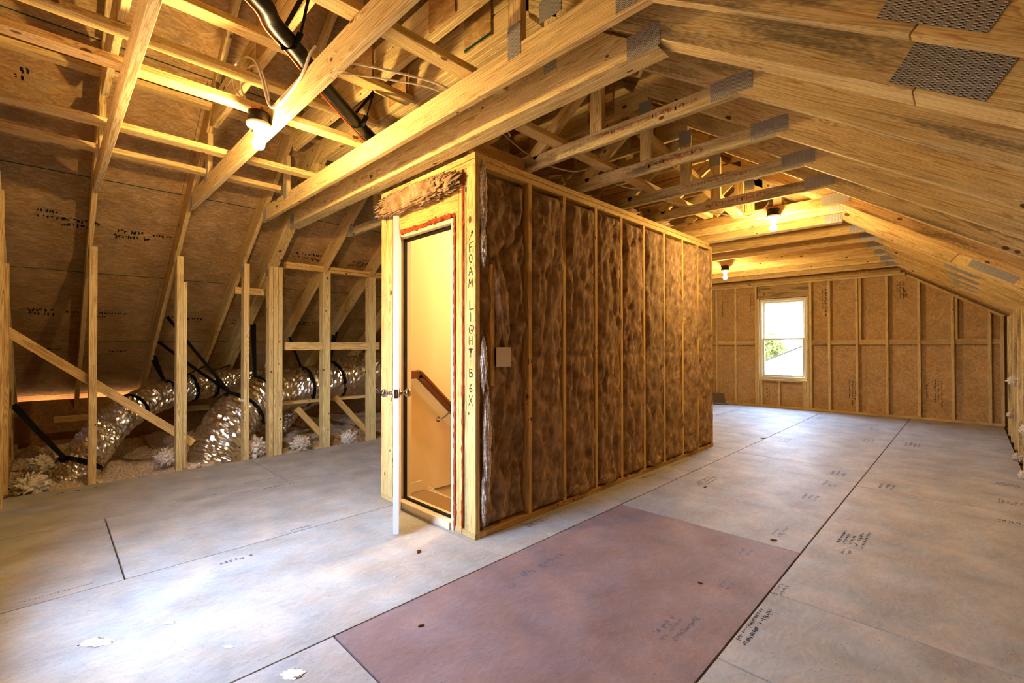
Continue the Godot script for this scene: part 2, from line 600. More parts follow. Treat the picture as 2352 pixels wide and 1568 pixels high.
func make_materials() -> void:
	nz.seed = 3
	nz.frequency = 0.1
	nz.fractal_octaves = 3
	var pine := wood_texture(11, Color(0.88, 0.80, 0.585), Color(0.70, 0.56, 0.34), 0.2, 22)
	var grey := wood_texture(31, Color(0.84, 0.765, 0.575), Color(0.66, 0.535, 0.34), 0.62, 16)
	std("pine", Color.WHITE, 0.72, pine, true)
	std("pine_grey", Color.WHITE, 0.8, grey, true)
	var st := strand_bytes(5, 1024, 4200, 0.42)
	var st2 := strand_bytes(6, 1024, 4200, 1.3)
	std("osb", Color.WHITE, 0.85, panel_texture(st, 1024, Color(0.44, 0.33, 0.20), Color(0.84, 0.70, 0.49), 0.6, 0.3, 41, 1400), true)
	std("osb_wall", Color.WHITE, 0.85, panel_texture(st2, 1024, Color(0.53, 0.42, 0.27), Color(0.88, 0.74, 0.52), 0.7, 0.2, 43, 1200), true)
	std("subfloor", Color.WHITE, 0.62, panel_texture(st, 1024, Color(0.52, 0.515, 0.51), Color(0.81, 0.81, 0.80), 0.28, 0.45, 45, 900), true)
	var hn := noise_tex(0.09, 50)
	# nail plate: rows of punched slots
	var ps := 128
	var im := Image.create(ps, ps, false, Image.FORMAT_RGB8)
	im.fill(Color(0.62, 0.61, 0.59))
	var hm := Image.create(ps, ps, false, Image.FORMAT_RGB8)
	hm.fill(Color(0.4, 0.4, 0.4))
	for k in 4:
		for e in 2:
			var r2 := Rect2i(18 + e * 46, k * 32 + e * 14 + 1, 40, 10)
			im.fill_rect(r2, Color(0.10, 0.09, 0.08))
			hm.fill_rect(r2, Color(0, 0, 0))
			var r3 := Rect2i(18 + e * 46, posmod(k * 32 + e * 14 + 11, 128), 40, 9)
			im.fill_rect(r3, Color(0.97, 0.96, 0.93))
			hm.fill_rect(r3, Color(1, 1, 1))
	std("plate", Color.WHITE, 0.38, tex(im), true)
	M.plate.metallic = 0.2
	M.plate.metallic_specular = 0.5
	M.plate.heightmap_enabled = true
	M.plate.heightmap_texture = tex(hm)
	M.plate.heightmap_scale = 0.12
	std("batt", Color.WHITE, 1.0, fibre_texture(), true)
	M.batt.uv1_scale = Vector3(1.1, 1.1, 1.1)
	std("wool", Color.WHITE, 1.0, ramp_tex(0.03, 71, [Color(0.66, 0.60, 0.51), Color(0.85, 0.80, 0.73), Color(0.97, 0.95, 0.92)], 512, 6), true)
	M.wool.uv1_scale = Vector3(2.5, 2.5, 2.5)
	std("foil", Color(0.90, 0.89, 0.87), 0.26)
	M.foil.metallic = 1.0
	std("drywall", Color(0.86, 0.77, 0.60), 0.9)
	std("white_paint", Color(0.88, 0.88, 0.88), 0.4)
	std("jamb_paint", Color(0.86, 0.80, 0.68), 0.5)
	std("dark_seal", Color(0.12, 0.10, 0.08), 0.8)
	std("foam", Color(0.86, 0.42, 0.25), 0.7)
	M.foam.heightmap_enabled = true
	M.foam.heightmap_texture = hn
	M.foam.heightmap_scale = 0.5
	triplanar(M.foam, 20.0)
	std("carpet", Color.WHITE, 1.0, ramp_tex(0.2, 91, [Color(0.42, 0.32, 0.2), Color(0.66, 0.54, 0.37)], 256, 3))
	triplanar(M.carpet, 4.0)
	std("rail_wood", Color(0.36, 0.20, 0.09), 0.4)
	std("nickel", Color(0.62, 0.57, 0.5), 0.22)
	M.nickel.metallic = 1.0
	std("black_rubber", Color(0.03, 0.03, 0.035), 0.45)
	std("strap", Color(0.025, 0.025, 0.03), 0.6)
	std("copper", Color(0.72, 0.36, 0.2), 0.4)
	M.copper.metallic = 0.8
	std("cable", Color(0.86, 0.84, 0.78), 0.45)
	std("box_brown", Color(0.10, 0.07, 0.05), 0.5)
	std("porcelain", Color(0.9, 0.9, 0.87), 0.25)
	std("ink", Color(0.20, 0.22, 0.27), 0.8)
	std("ink_soft", Color(0.40, 0.41, 0.46), 0.8)
	std("ink_black", Color(0.07, 0.065, 0.06), 0.8)
	std("ink_red", Color(0.70, 0.44, 0.33), 0.8)
	std("pencil", Color(0.16, 0.14, 0.12), 0.8)
	std("paint_green", Color(0.06, 0.24, 0.19), 0.8)
	std("almond", Color(0.80, 0.76, 0.70), 0.35)
	std("vinyl", Color(0.82, 0.80, 0.72), 0.4)
	std("cardboard", Color(0.42, 0.36, 0.29), 0.9)
	std("plaster", Color(0.93, 0.93, 0.92), 0.8)
	std("leaf", Color(0.32, 0.19, 0.1), 0.9)
	std("siding", Color(0.86, 0.86, 0.85), 0.6)
	std("shingle", Color(0.12, 0.11, 0.1), 0.95)
	std("soil", Color(0.62, 0.44, 0.27), 1.0)
	std("foliage", Color(0.32, 0.34, 0.13), 0.9)
	std("bark", Color(0.2, 0.15, 0.1), 0.95)
	var gm := std("glass", Color(1, 1, 1, 0.03), 0.02)
	gm.transparency = BaseMaterial3D.TRANSPARENCY_ALPHA
	var bulb := std("bulb", Color(1.0, 0.95, 0.85), 0.4)
	bulb.emission_enabled = true
	bulb.emission = Color(1.0, 0.86, 0.62)
	bulb.emission_energy_multiplier = 6.0

# ---------------------------------------------------------------- floor
func build_floor() -> void:
	var f := struct("floor", "weathered grey tongue and groove subfloor panels with one reddish panel near the stair enclosure", "floor")
	# rows across x, joints along z in each
	var rows := [[-5.50, -4.346, [0.32, -1.53, -3.95, -6.37, -8.8, -10.16]], [-4.346, -3.144, [0.32, -0.29, -2.72, -5.15, -7.57, -10.16]],
		[-3.144, -1.907, [0.32, -1.858, -2.543, -4.96, -6.09, -6.72, -9.1, -10.16]], [-1.907, -0.712, [0.32, -0.852, -3.115, -5.54, -7.98, -10.16]],
		[-0.712, 0.352, [0.32, -1.848, -2.523, -4.936, -6.081, -8.69, -10.16]]]
	var gap := 0.0045
	for row in rows:
		var zs: Array = row[2]
		for i in zs.size() - 1:
			var spans := [[row[0], row[1]]]
			var z0: float = zs[i]
			var z1: float = zs[i + 1]
			# the stairwell hole: leave out what lies inside the enclosure
			var parts := []
			if row[0] < -2.3 and row[1] > -3.3 and z1 < BZ and z0 > BB:
				if z0 > BZ - 0.4: parts.append([row[0], row[1], z0, maxf(z1, BZ - 0.4)])
				if z1 < BB: parts.append([row[0], row[1], BB, z1])
				if row[0] < -3.25: parts.append([row[0], -3.25, minf(z0, BZ - 0.4), maxf(z1, BB)])
				if row[1] > -2.3: parts.append([-2.32, row[1], minf(z0, BZ - 0.4), maxf(z1, BB)])
			else:
				parts.append([row[0], row[1], z0, z1])
			for p in parts:
				var red: bool = is_equal_approx(row[0], -1.907) and i == 1
				var t := shade(Color(0.97, 0.95, 0.93), 0.05)
				if red: t = Color(0.66, 0.47, 0.475)
				if row[0] < -3.0: t = shade(Color(1.0, 0.97, 0.92), 0.03)
				var pn := sheet(f, "subfloor_panel", Vector3(p[0] + gap, 0, p[2] - gap), Vector3(p[1] - p[0] - 2 * gap, 0, 0), Vector3(0, 0, p[3] - p[2] + 2 * gap), 0.018, M.subfloor, t, 1.22, true)
				if red: tag(pn, "reddish-purple subfloor panel", "")
	# joists and the ceiling of the storey below, seen only as darkness in the joints
	var z := 0.3
	while z > -10.1:
		if z > BZ - 0.35 or z < BB - 0.05:
			block(f, "joist", Vector3(-8.2, -0.26, z - 0.019), Vector3(2.6, -0.02, z + 0.019), M.pine, Color(0.6, 0.5, 0.4))
		else:
			block(f, "joist", Vector3(-8.2, -0.26, z - 0.019), Vector3(-3.27, -0.02, z + 0.019), M.pine, Color(0.6, 0.5, 0.4))
			block(f, "joist", Vector3(-2.30, -0.26, z - 0.019), Vector3(2.6, -0.02, z + 0.019), M.pine, Color(0.6, 0.5, 0.4))
		z -= 0.61
	for a in [[-8.25, -3.27, 0.36, -10.2], [-2.30, 2.7, 0.36, -10.2], [-3.27, -2.30, 0.36, BZ - 0.35], [-3.27, -2.30, BB + 0.02, -10.2]]:
		sheet(f, "lower_ceiling", Vector3(a[0], -0.265, a[2]), Vector3(a[1] - a[0], 0, 0), Vector3(0, 0, a[3] - a[2]), 0.016, M.drywall)
	# faded print on the panels
	var A := Vector3(0, 0, -1)
	var B := Vector3(1, 0, 0)
	var s := [[-0.60, -3.42, A, B, 5, 0.36, 0.022, "ink"], [-0.55, -3.28, A, B, 2, 0.10, 0.02, "ink"], [-0.70, -1.95, A, B, 2, 0.42, 0.022, "ink"], [-0.70, -2.5, A, B, 2, 0.2, 0.018, "ink_soft"],
		[-1.72, -1.72, A, B, 1, 0.42, 0.05, "ink_soft"], [-1.66, -1.6, A, B, 1, 0.12, 0.02, "ink_soft"], [-0.97, -1.78, A, B, 3, 0.28, 0.03, "ink_soft"], [-0.98, -2.85, A, B, 2, 0.12, 0.03, "ink_soft"], [-0.92, -2.38, A, B, 2, 0.12, 0.03, "ink_soft"],
		[-1.74, -4.0, A, B, 3, 0.36, 0.03, "ink_soft"], [-0.97, -4.22, A, B, 3, 0.2, 0.03, "ink_soft"], [-0.93, -4.75, A, B, 3, 0.2, 0.03, "ink_soft"], [-0.95, -5.22, A, B, 3, 0.2, 0.03, "ink"],
		[-0.92, -3.26, A, B, 2, 0.22, 0.025, "ink_soft"], [-2.16, -2.25, A, B, 2, 0.24, 0.025, "ink_soft"], [-2.16, -3.85, A, B, 2, 0.25, 0.02, "ink"], [-2.16, -4.4, A, B, 1, 0.25, 0.02, "ink"],
		[-1.84, -8.95, A, B, 2, 0.3, 0.03, "ink_soft"], [-0.98, -7.2, A, B, 3, 0.3, 0.03, "ink_soft"], [-1.05, -8.3, A, B, 3, 0.3, 0.03, "ink_soft"], [-1.75, -6.5, A, B, 3, 0.35, 0.03, "ink_soft"],
		[-0.58, -7.3, A, B, 4, 0.35, 0.03, "ink"], [-0.57, -5.0, A, B, 3, 0.2, 0.03, "ink"], [0.22, -7.9, B, -A, 2, 0.11, 0.03, "ink"], [0.14, -5.95, B, -A, 3, 0.2, 0.03, "ink"], [0.14, -5.3, B, -A, 3, 0.2, 0.03, "ink"], [0.1, -4.7, B, -A, 2, 0.2, 0.03, "ink"],
		[-4.58, -1.2, A, B, 1, 0.3, 0.03, "ink_soft"], [-4.30, -1.25, A, B, 1, 0.55, 0.035, "ink_soft"], [-4.42, -0.75, A, B, 1, 0.25, 0.025, "ink_soft"], [-5.38, -0.02, A, B, 1, 0.4, 0.04, "ink"],
		[-3.2, -1.1, A, B, 1, 0.2, 0.025, "ink_soft"], [-3.0, -0.65, A, B, 1, 0.22, 0.04, "ink_soft"], [-4.62, -0.2, A, B, 1, 0.25, 0.02, "ink_soft"], [-3.22, 0.1, A, B, 1, 0.3, 0.02, "ink_soft"], [-2.29, -5.7, A, B, 2, 0.25, 0.03, "ink_soft"]]
	for k in s.size():
		var q: Array = s[k]
		print_marks(f, Vector3(q[0], 0.0012, q[1]), q[2], q[3], q[4], q[5], q[6], M[q[7]], 100 + k)

# ---------------------------------------------------------------- roof
func build_roof() -> void:
	var c := struct("ceiling", "sloping oriented strand board roof deck seen between the trusses", "ceiling")
	var up_l := Vector3(-KL, 1, 0).normalized()
	var xs := [-2.92, -4.145, -5.157, -6.18, -7.2, -8.22, -8.75]
	for i in xs.size() - 1:
		var z: float = 0.36 if i % 2 == 0 else 0.36
		var first := 1.22 if i % 2 else 2.44
		while z > -10.2:
			var z1 := maxf(z - first, -10.22)
			first = 2.44
			var a: float = xs[i]
			var b: float = xs[i + 1]
			var p0 := Vector3(a - 0.0015, yl(a) + DV, z - 0.0015)
			var p1 := Vector3(b + 0.0015, yl(b) + DV, z - 0.0015)
			sheet(c, "roof_panel", p0, p1 - p0, Vector3(0, 0, z1 - z + 0.003), 0.011, M.osb, shade(Color(0.97, 0.95, 0.9), 0.07), 1.22, true)
			z = z1
	# the green-painted panel edges show as thin dark lines along the joints
	for i in range(1, 6):
		var x: float = xs[i]
		board(c, "joint_line", Vector3(x, yl(x) + DV - 0.0005, 0.36), Vector3(x, yl(x) + DV - 0.0005, -10.2), 0.002, 0.009, M.paint_green, Color.WHITE, up_l)
	var xr := [-2.92, -1.9, -0.88, 0.14, 1.16, 2.18, 2.9]
	for i in xr.size() - 1:
		var z := 0.36
		var first := 1.22 if i % 2 else 2.44
		while z > -10.2:
			var z1 := maxf(z - first, -10.22)
			first = 2.44
			var p0 := Vector3(xr[i] + 0.0015, yr(xr[i]) + DV, z - 0.0015)
			var p1 := Vector3(xr[i + 1] - 0.0015, yr(xr[i + 1]) + DV, z - 0.0015)
			sheet(c, "roof_panel", p0, Vector3(0, 0, z1 - z + 0.003), p1 - p0, 0.011, M.osb, shade(Color(0.97, 0.95, 0.9), 0.07))
			z = z1
	for s in [[-2.9, -8.8, -1], [-2.94, 2.95, 1]]:
		var ya: float = (yl(s[0]) if s[2] < 0 else yr(s[0])) + DV + 0.045
		var yb: float = (yl(s[1]) if s[2] < 0 else yr(s[1])) + DV + 0.045
		var p0 := Vector3(s[0], ya, 0.5)
		var p1 := Vector3(s[1], yb, 0.5)
		if s[2] < 0: sheet(c, "shingle_layer", p0, Vector3(0, 0, -10.9), p1 - p0, 0.02, M.shingle)
		else: sheet(c, "shingle_layer", p0, p1 - p0, Vector3(0, 0, -10.9), 0.02, M.shingle)
	# black print on the left slope
	var d := Vector3(-1, -KL, 0).normalized()
	var s2 := [[-5.52, 0.12, 2, 0.28], [-5.57, -0.06, 2, 0.3], [-5.62, -0.42, 2, 0.42], [-6.70, 0.17, 2, 0.24], [-6.72, -0.1, 2, 0.52], [-6.75, -1.0, 2, 0.35], [-6.76, -1.62, 2, 0.4], [-5.60, -2.0, 2, 0.4], [-5.62, -2.7, 2, 0.5], [-6.75, -2.45, 2, 0.3], [-7.32, 0.12, 1, 0.3], [-7.36, -0.5, 1, 0.2], [-4.45, 0.18, 2, 0.1], [-3.4, -0.7, 3, 0.3]]
	for k in s2.size():
		var q: Array = s2[k]
		print_marks(c, Vector3(q[0], yl(q[0]) + DV - 0.002, q[1]), Vector3(0, 0, -1), d, q[2], q[3], 0.05, M.ink_black, 300 + k)
	var bs := Basis(Vector3(0, 0, -1), -d, Vector3(0, 0, -1).cross(-d))
	text_mesh(c, "stamp", "7/16  O", 0.055, Transform3D(bs, Vector3(-4.68, yl(-4.68) + DV - 0.002, -1.72)), M.ink_black)

# ---------------------------------------------------------------- gable walls
func wall_sheathing(w: Node3D, z0: float, t: float, hole: Array, mat: Material, flip: float) -> void:
	var xs := [-8.7, -7.4, -6.18, -4.96, -3.74, -3.0, -2.165, -1.3, -0.08, 1.14, 2.36, 2.85]
	for i in xs.size() - 1:
		var a: float = xs[i] + 0.0015
		var b: float = xs[i + 1] - 0.0015
		var cols := [[-0.3, 9.0]]
		if a > hole[0] - 0.02 and b < hole[1] + 0.02: cols = [[-0.3, hole[2]], [hole[3], 9.0]]
		for cseg in cols:
			var pts := PackedVector2Array()
			var lo: float = cseg[0]
			var ya := minf(cseg[1], roof_y(a) + 0.01)
			var yb := minf(cseg[1], roof_y(b) + 0.01)
			if ya <= lo or yb <= lo: continue
			pts.append(Vector2(a, lo))
			pts.append(Vector2(b, lo))
			pts.append(Vector2(b, yb))
			if a < -2.92 and b > -2.92 and cseg[1] > 4.0: pts.append(Vector2(-2.92, roof_y(-2.92) + 0.01))
			pts.append(Vector2(a, ya))
			poly(w, "sheathing_panel", pts, z0, t * flip, mat, shade(Color(1.0, 0.92, 0.82), 0.06), 1.22, true)

func stud_z(w: Node3D, x: float, z: float, lo: float, hi: float, mat: Material, deep := 0.089, thick := 0.038) -> void:
	# a stud of a wall that runs along x; z is its room face, deep goes away from the room
	block(w, "stud", Vector3(x - thick / 2, lo, minf(z, z - deep)), Vector3(x + thick / 2, hi, maxf(z, z - deep)), mat, shade(Color(0.97, 0.9, 0.8), 0.09))

func build_far_wall() -> void:
	var w := struct("wall_far", "far gable wall of open studs and strand board around the bright window", "wall")
	wall_sheathing(w, FAR - 0.089, 0.011, [-3.0, -2.165, 0.557, 2.13], M.osb_wall, 1.0)
	poly(w, "cladding", PackedVector2Array([Vector2(-8.9, -3.2), Vector2(-3.0, -3.2), Vector2(-3.0, 3.9), Vector2(-8.9, -0.1)]), FAR - 0.11, 0.02, M.siding)
	poly(w, "cladding", PackedVector2Array([Vector2(-2.165, -3.2), Vector2(2.9, -3.2), Vector2(2.9, 0.1), Vector2(-2.165, 3.6)]), FAR - 0.11, 0.02, M.siding)
	poly(w, "cladding", PackedVector2Array([Vector2(-3.0, 2.14), Vector2(-2.165, 2.14), Vector2(-2.165, 3.6), Vector2(-2.9, 4.12), Vector2(-3.0, 4.05)]), FAR - 0.11, 0.02, M.siding)
	poly(w, "cladding", PackedVector2Array([Vector2(-3.0, -3.2), Vector2(-2.165, -3.2), Vector2(-2.165, 0.55), Vector2(-3.0, 0.55)]), FAR - 0.11, 0.02, M.siding)
	var top := 2.39
	var tp: Material = M.pine
	block(w, "bottom_plate", Vector3(-8.2, 0, FAR - 0.089), Vector3(XK, 0.038, FAR), tp, Color(0.9, 0.8, 0.7))
	block(w, "top_plate", Vector3(-5.0, top, FAR - 0.089), Vector3(-0.76, top + 0.04, FAR), tp, shade(Color(0.95, 0.85, 0.72)))
	block(w, "top_plate", Vector3(-5.0, top + 0.043, FAR - 0.089), Vector3(-0.82, top + 0.083, FAR), tp, shade(Color(0.95, 0.85, 0.72)))
	# plate that follows the slope on the right
	board(w, "rake_plate", Vector3(-0.74, yr(-0.74) - 0.03, FAR - 0.045), Vector3(XK, yr(XK) - 0.03, FAR - 0.045), 0.04, 0.089, tp, shade(Color(0.9, 0.82, 0.7)))
	board(w, "rake_plate", Vector3(-4.98, yl(-4.98) - 0.03, FAR - 0.045), Vector3(-8.2, yl(-8.2) - 0.03, FAR - 0.045), 0.04, 0.089, tp, shade(Color(0.9, 0.82, 0.7)))
	for x in [-5.07, -4.66, -4.25, -3.84, -3.453, -3.06, -2.118, -1.825, -1.417, -1.003]: stud_z(w, x, FAR, 0.038, top, tp)
	for x in [-0.593, -0.194, 0.213, 0.345]: stud_z(w, x, FAR, 0.038, yr(x) - 0.03, tp)
	for x in [-5.6, -6.0, -6.4, -6.8, -7.2, -7.6]: stud_z(w, x, FAR, 0.038, yl(x) - 0.03, tp)
	# short scabs beside two of the studs
	block(w, "stud_scab", Vector3(-1.392, 1.31, FAR - 0.07), Vector3(-1.354, top, FAR - 0.015), tp, Color(0.9, 0.74, 0.55))
	block(w, "stud_scab", Vector3(-0.172, 1.31, FAR - 0.07), Vector3(-0.134, yr(-0.15) - 0.03, FAR - 0.015), tp, Color(0.95, 0.84, 0.66))
	# window framing
	block(w, "header", Vector3(-3.018, 2.14, FAR - 0.089), Vector3(-2.137, 2.385, FAR - 0.004), M.pine_grey, Color(0.72, 0.6, 0.48))
	for x in [-3.02, -2.16]: stud_z(w, x, FAR, 0.038, 2.14, tp)
	block(w, "sill_plate", Vector3(-3.0, 0.515, FAR - 0.089), Vector3(-2.165, 0.552, FAR - 0.002), tp, Color(0.95, 0.85, 0.7))
	for x in [-2.965, -2.648, -2.235, -2.2]: stud_z(w, x, FAR, 0.038, 0.515, tp)
	# blocking between the studs
	var bx := [[-3.82, -3.472], [-3.434, -3.08], [-2.099, -1.844], [-1.806, -1.436], [-1.398, -1.022], [-0.984, -0.612], [-0.574, -0.213], [-0.175, 0.194], [0.232, 0.326], [-4.23, -3.86], [-4.64, -4.27]]
	for q in bx:
		block(w, "blocking", Vector3(q[0], 1.225, FAR - 0.089), Vector3(q[1], 1.312, FAR - 0.03), M.pine_grey if rng.randf() < 0.4 else tp, shade(Color(0.78, 0.66, 0.52), 0.12))
	window_unit("window_1", "double hung window with a pale vinyl frame, blown bright by daylight, in the far gable wall", FAR - 0.02, -1.0)
	# print on the boards
	var dn := Vector3(0, -1, 0)
	var rt := Vector3(1, 0, 0)
	var zz := FAR - 0.0882
	for q in [[-1.95, 2.3, 3, 0.55, 0.03], [-1.88, 2.2, 2, 0.4, 0.025], [-1.55, 0.62, 3, 0.5, 0.03], [-0.42, 0.68, 3, 0.5, 0.03], [-0.52, 0.6, 1, 0.3, 0.025], [-0.88, 2.33, 3, 0.42, 0.028], [-2.9, 0.45, 2, 0.36, 0.03], [-3.2, 2.3, 3, 0.55, 0.025], [-3.75, 2.2, 1, 0.5, 0.03]]:
		print_marks(w, Vector3(q[0], q[1], zz), dn, rt, q[2], q[3], q[4], M.ink_black, int(q[0] * 100) + 900)
	text_mesh(w, "stamp", "APA", 0.055, Transform3D(Basis(Vector3(0, 1, 0), Vector3(-1, 0, 0), Vector3(0, 0, 1)), Vector3(-0.76, 2.08, zz)), M.ink_black)

func window_unit(called: String, label: String, z: float, out: float) -> void:
	# z is the room side of the frame; out is the direction of outdoors along z
	var w := struct(called, label, "window", Vector3(-2.58, 0.557, z))
	var x0 := -2.995
	var x1 := -2.168
	var y0 := 0.557
	var y1 := 2.13
	var f := 0.045
	var d := 0.1 * out
	var za := minf(z, z + d)
	var zb := maxf(z, z + d)
	block(w, "frame_side", Vector3(x0, y0, za), Vector3(x0 + f, y1, zb), M.vinyl)
	block(w, "frame_side", Vector3(x1 - f, y0, za), Vector3(x1, y1, zb), M.vinyl)
	block(w, "frame_head", Vector3(x0 + f, y1 - f, za), Vector3(x1 - f, y1, zb), M.vinyl)
	block(w, "frame_sill", Vector3(x0 + f, y0, za), Vector3(x1 - f, y0 + f, zb), M.vinyl)
	var mid := 1.34
	for s in [[y0 + f, mid + 0.018, 0.032], [mid - 0.018, y1 - f, 0.068]]:
		var lo: float = s[0]
		var hi: float = s[1]
		var zs: float = z + s[2] * out
		var t := 0.016
		var q := 0.038
		var sa := put(Node3D.new(), "sash", w)
		block(sa, "stile", Vector3(x0 + f, lo, zs - t), Vector3(x0 + f + q, hi, zs + t), M.vinyl)
		block(sa, "stile", Vector3(x1 - f - q, lo, zs - t), Vector3(x1 - f, hi, zs + t), M.vinyl)
		block(sa, "rail", Vector3(x0 + f + q, lo, zs - t), Vector3(x1 - f - q, lo + q, zs + t), M.vinyl)
		block(sa, "rail", Vector3(x0 + f + q, hi - q, zs - t), Vector3(x1 - f - q, hi, zs + t), M.vinyl)
		sheet(sa, "pane", Vector3(x0 + f + q, lo + q, zs), Vector3(x1 - x0 - 2 * f - 2 * q, 0, 0), Vector3(0, hi - lo - 2 * q, 0), 0.003, M.glass)

func build_near_wall() -> void:
	var w := struct("wall_near", "near gable wall of open studs at the photograph's left edge", "wall")
	wall_sheathing(w, NEAR + 0.089, 0.011, [-3.0, -2.165, 0.557, 2.13], M.osb_wall, -1.0)
	var z := NEAR
	block(w, "bottom_plate", Vector3(-8.2, 0, z), Vector3(XK, 0.038, z + 0.089), M.pine)
	block(w, "top_plate", Vector3(-5.0, 2.4, z), Vector3(-0.76, 2.44, z + 0.089), M.pine)
	board(w, "rake_plate", Vector3(-0.74, yr(-0.74) - 0.03, z + 0.045), Vector3(2.6, yr(2.6) - 0.03, z + 0.045), 0.04, 0.089, M.pine)
	board(w, "rake_plate", Vector3(-4.98, yl(-4.98) - 0.03, z + 0.045), Vector3(-8.2, yl(-8.2) - 0.03, z + 0.045), 0.04, 0.089, M.pine)
	for x in [-4.66, -4.25, -3.84, -3.453, -3.06, -2.118, -1.825, -1.417, -1.003]: stud_z(w, x, z + 0.089, 0.038, 2.4, M.pine)
	for x in [-0.593, -0.194, 0.213, 0.345]: stud_z(w, x, z + 0.089, 0.038, yr(x) - 0.03, M.pine)
	for x in [-5.05, -5.9, -6.3, -6.7, -7.1]: stud_z(w, x, z + 0.089, 0.038, yl(x) - 0.03, M.pine)
	# doubled stud at the end of the left knee wall, nearest the camera
	block(w, "stud", Vector3(-5.20, 0.0, z - 0.012), Vector3(-5.16, 2.40, z + 0.08), M.pine, Color(1.0, 0.88, 0.7))
	block(w, "stud", Vector3(-5.66, 0.0, z - 0.022), Vector3(-5.62, 1.90, z + 0.08), M.pine, Color(1.0, 0.85, 0.66))
	block(w, "header", Vector3(-3.018, 2.14, z), Vector3(-2.137, 2.4, z + 0.089), M.pine)
	for x in [-3.02, -2.16]: stud_z(w, x, z + 0.089, 0.038, 2.14, M.pine)
	block(w, "sill_plate", Vector3(-3.0, 0.515, z), Vector3(-2.165, 0.552, z + 0.089), M.pine)
	for x in [-2.965, -2.648, -2.2]: stud_z(w, x, z + 0.089, 0.038, 0.515, M.pine)
	window_unit("window_2", "double hung window in the near gable wall, behind the camera", z + 0.02, 1.0)

# ---------------------------------------------------------------- knee walls and eaves
func build_knee_walls() -> void:
	var l := struct("wall_left", "left knee wall of bare studs, open to the eave with its ducts", "wall")
	# short blocks and rails between the studs; the studs themselves belong to the trusses
	block(l, "blocking", Vector3(-5.64, 1.168, -3.12), Vector3(-5.60, 1.262, -1.93), M.pine, Color(1.0, 0.9, 0.72))
	block(l, "rail", Vector3(-5.66, 2.155, -3.16), Vector3(-5.58, 2.19, -1.93), M.pine, Color(1.0, 0.82, 0.58))
	block(l, "rail", Vector3(-5.66, 2.117, -3.16), Vector3(-5.58, 2.152, -1.93), M.pine, Color(0.95, 0.78, 0.54))
	block(l, "rail", Vector3(-5.97, 0.505, -3.2), Vector3(-5.88, 0.543, -2.0), M.pine, Color(0.85, 0.74, 0.56))
	block(l, "blocking", Vector3(-5.74, 1.79, -1.73), Vector3(-5.70, 1.865, -1.44), M.pine, Color(0.95, 0.8, 0.6))
	board(l, "web_brace", Vector3(-5.80, 0.46, -2.13), Vector3(-5.80, 0.02, -2.5), 0.07, 0.038, M.pine, Color(0.9, 0.75, 0.52), Vector3(0, 1, -1))
	board(l, "web_brace", Vector3(-5.80, 0.56, -2.6), Vector3(-5.80, 0.02, -3.08), 0.07, 0.038, M.pine, Color(0.9, 0.75, 0.52), Vector3(0, 1, -1))
	board(l, "diagonal_brace", Vector3(-5.70, 1.36, 0.26), Vector3(-5.70, 0.22, -1.06), 0.075, 0.038, M.pine, Color(1.0, 0.85, 0.66), Vector3(0, 1, -1))
	var el := struct("wall_eave_left", "low dark board closing the left eave, daylight glowing above it", "wall")
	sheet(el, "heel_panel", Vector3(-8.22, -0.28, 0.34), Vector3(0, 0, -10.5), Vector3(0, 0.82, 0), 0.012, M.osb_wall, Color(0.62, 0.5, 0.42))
	for z in [-0.05, -1.27]: block(el, "heel_blocking", Vector3(-7.56, 0.33, z - 0.32), Vector3(-7.52, 0.40, z), M.pine, Color(0.8, 0.68, 0.52))
	var r := struct("wall_right", "right knee wall seen edge on, a close row of bare studs", "wall")
	var er := struct("wall_eave_right", "board closing the right eave behind the knee wall", "wall")
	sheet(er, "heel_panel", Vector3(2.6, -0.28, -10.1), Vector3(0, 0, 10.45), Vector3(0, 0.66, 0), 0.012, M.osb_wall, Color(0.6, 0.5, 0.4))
	var z := -0.66
	while z > -9.9:
		sheet(r, "sheathing_panel", Vector3(XK + 0.1, 0.0, z), Vector3(0, 0, 0.6), Vector3(0, yr(XK + 0.1), 0), 0.011, M.osb_wall, shade(Color(0.9, 0.85, 0.75)))
		z -= 0.606

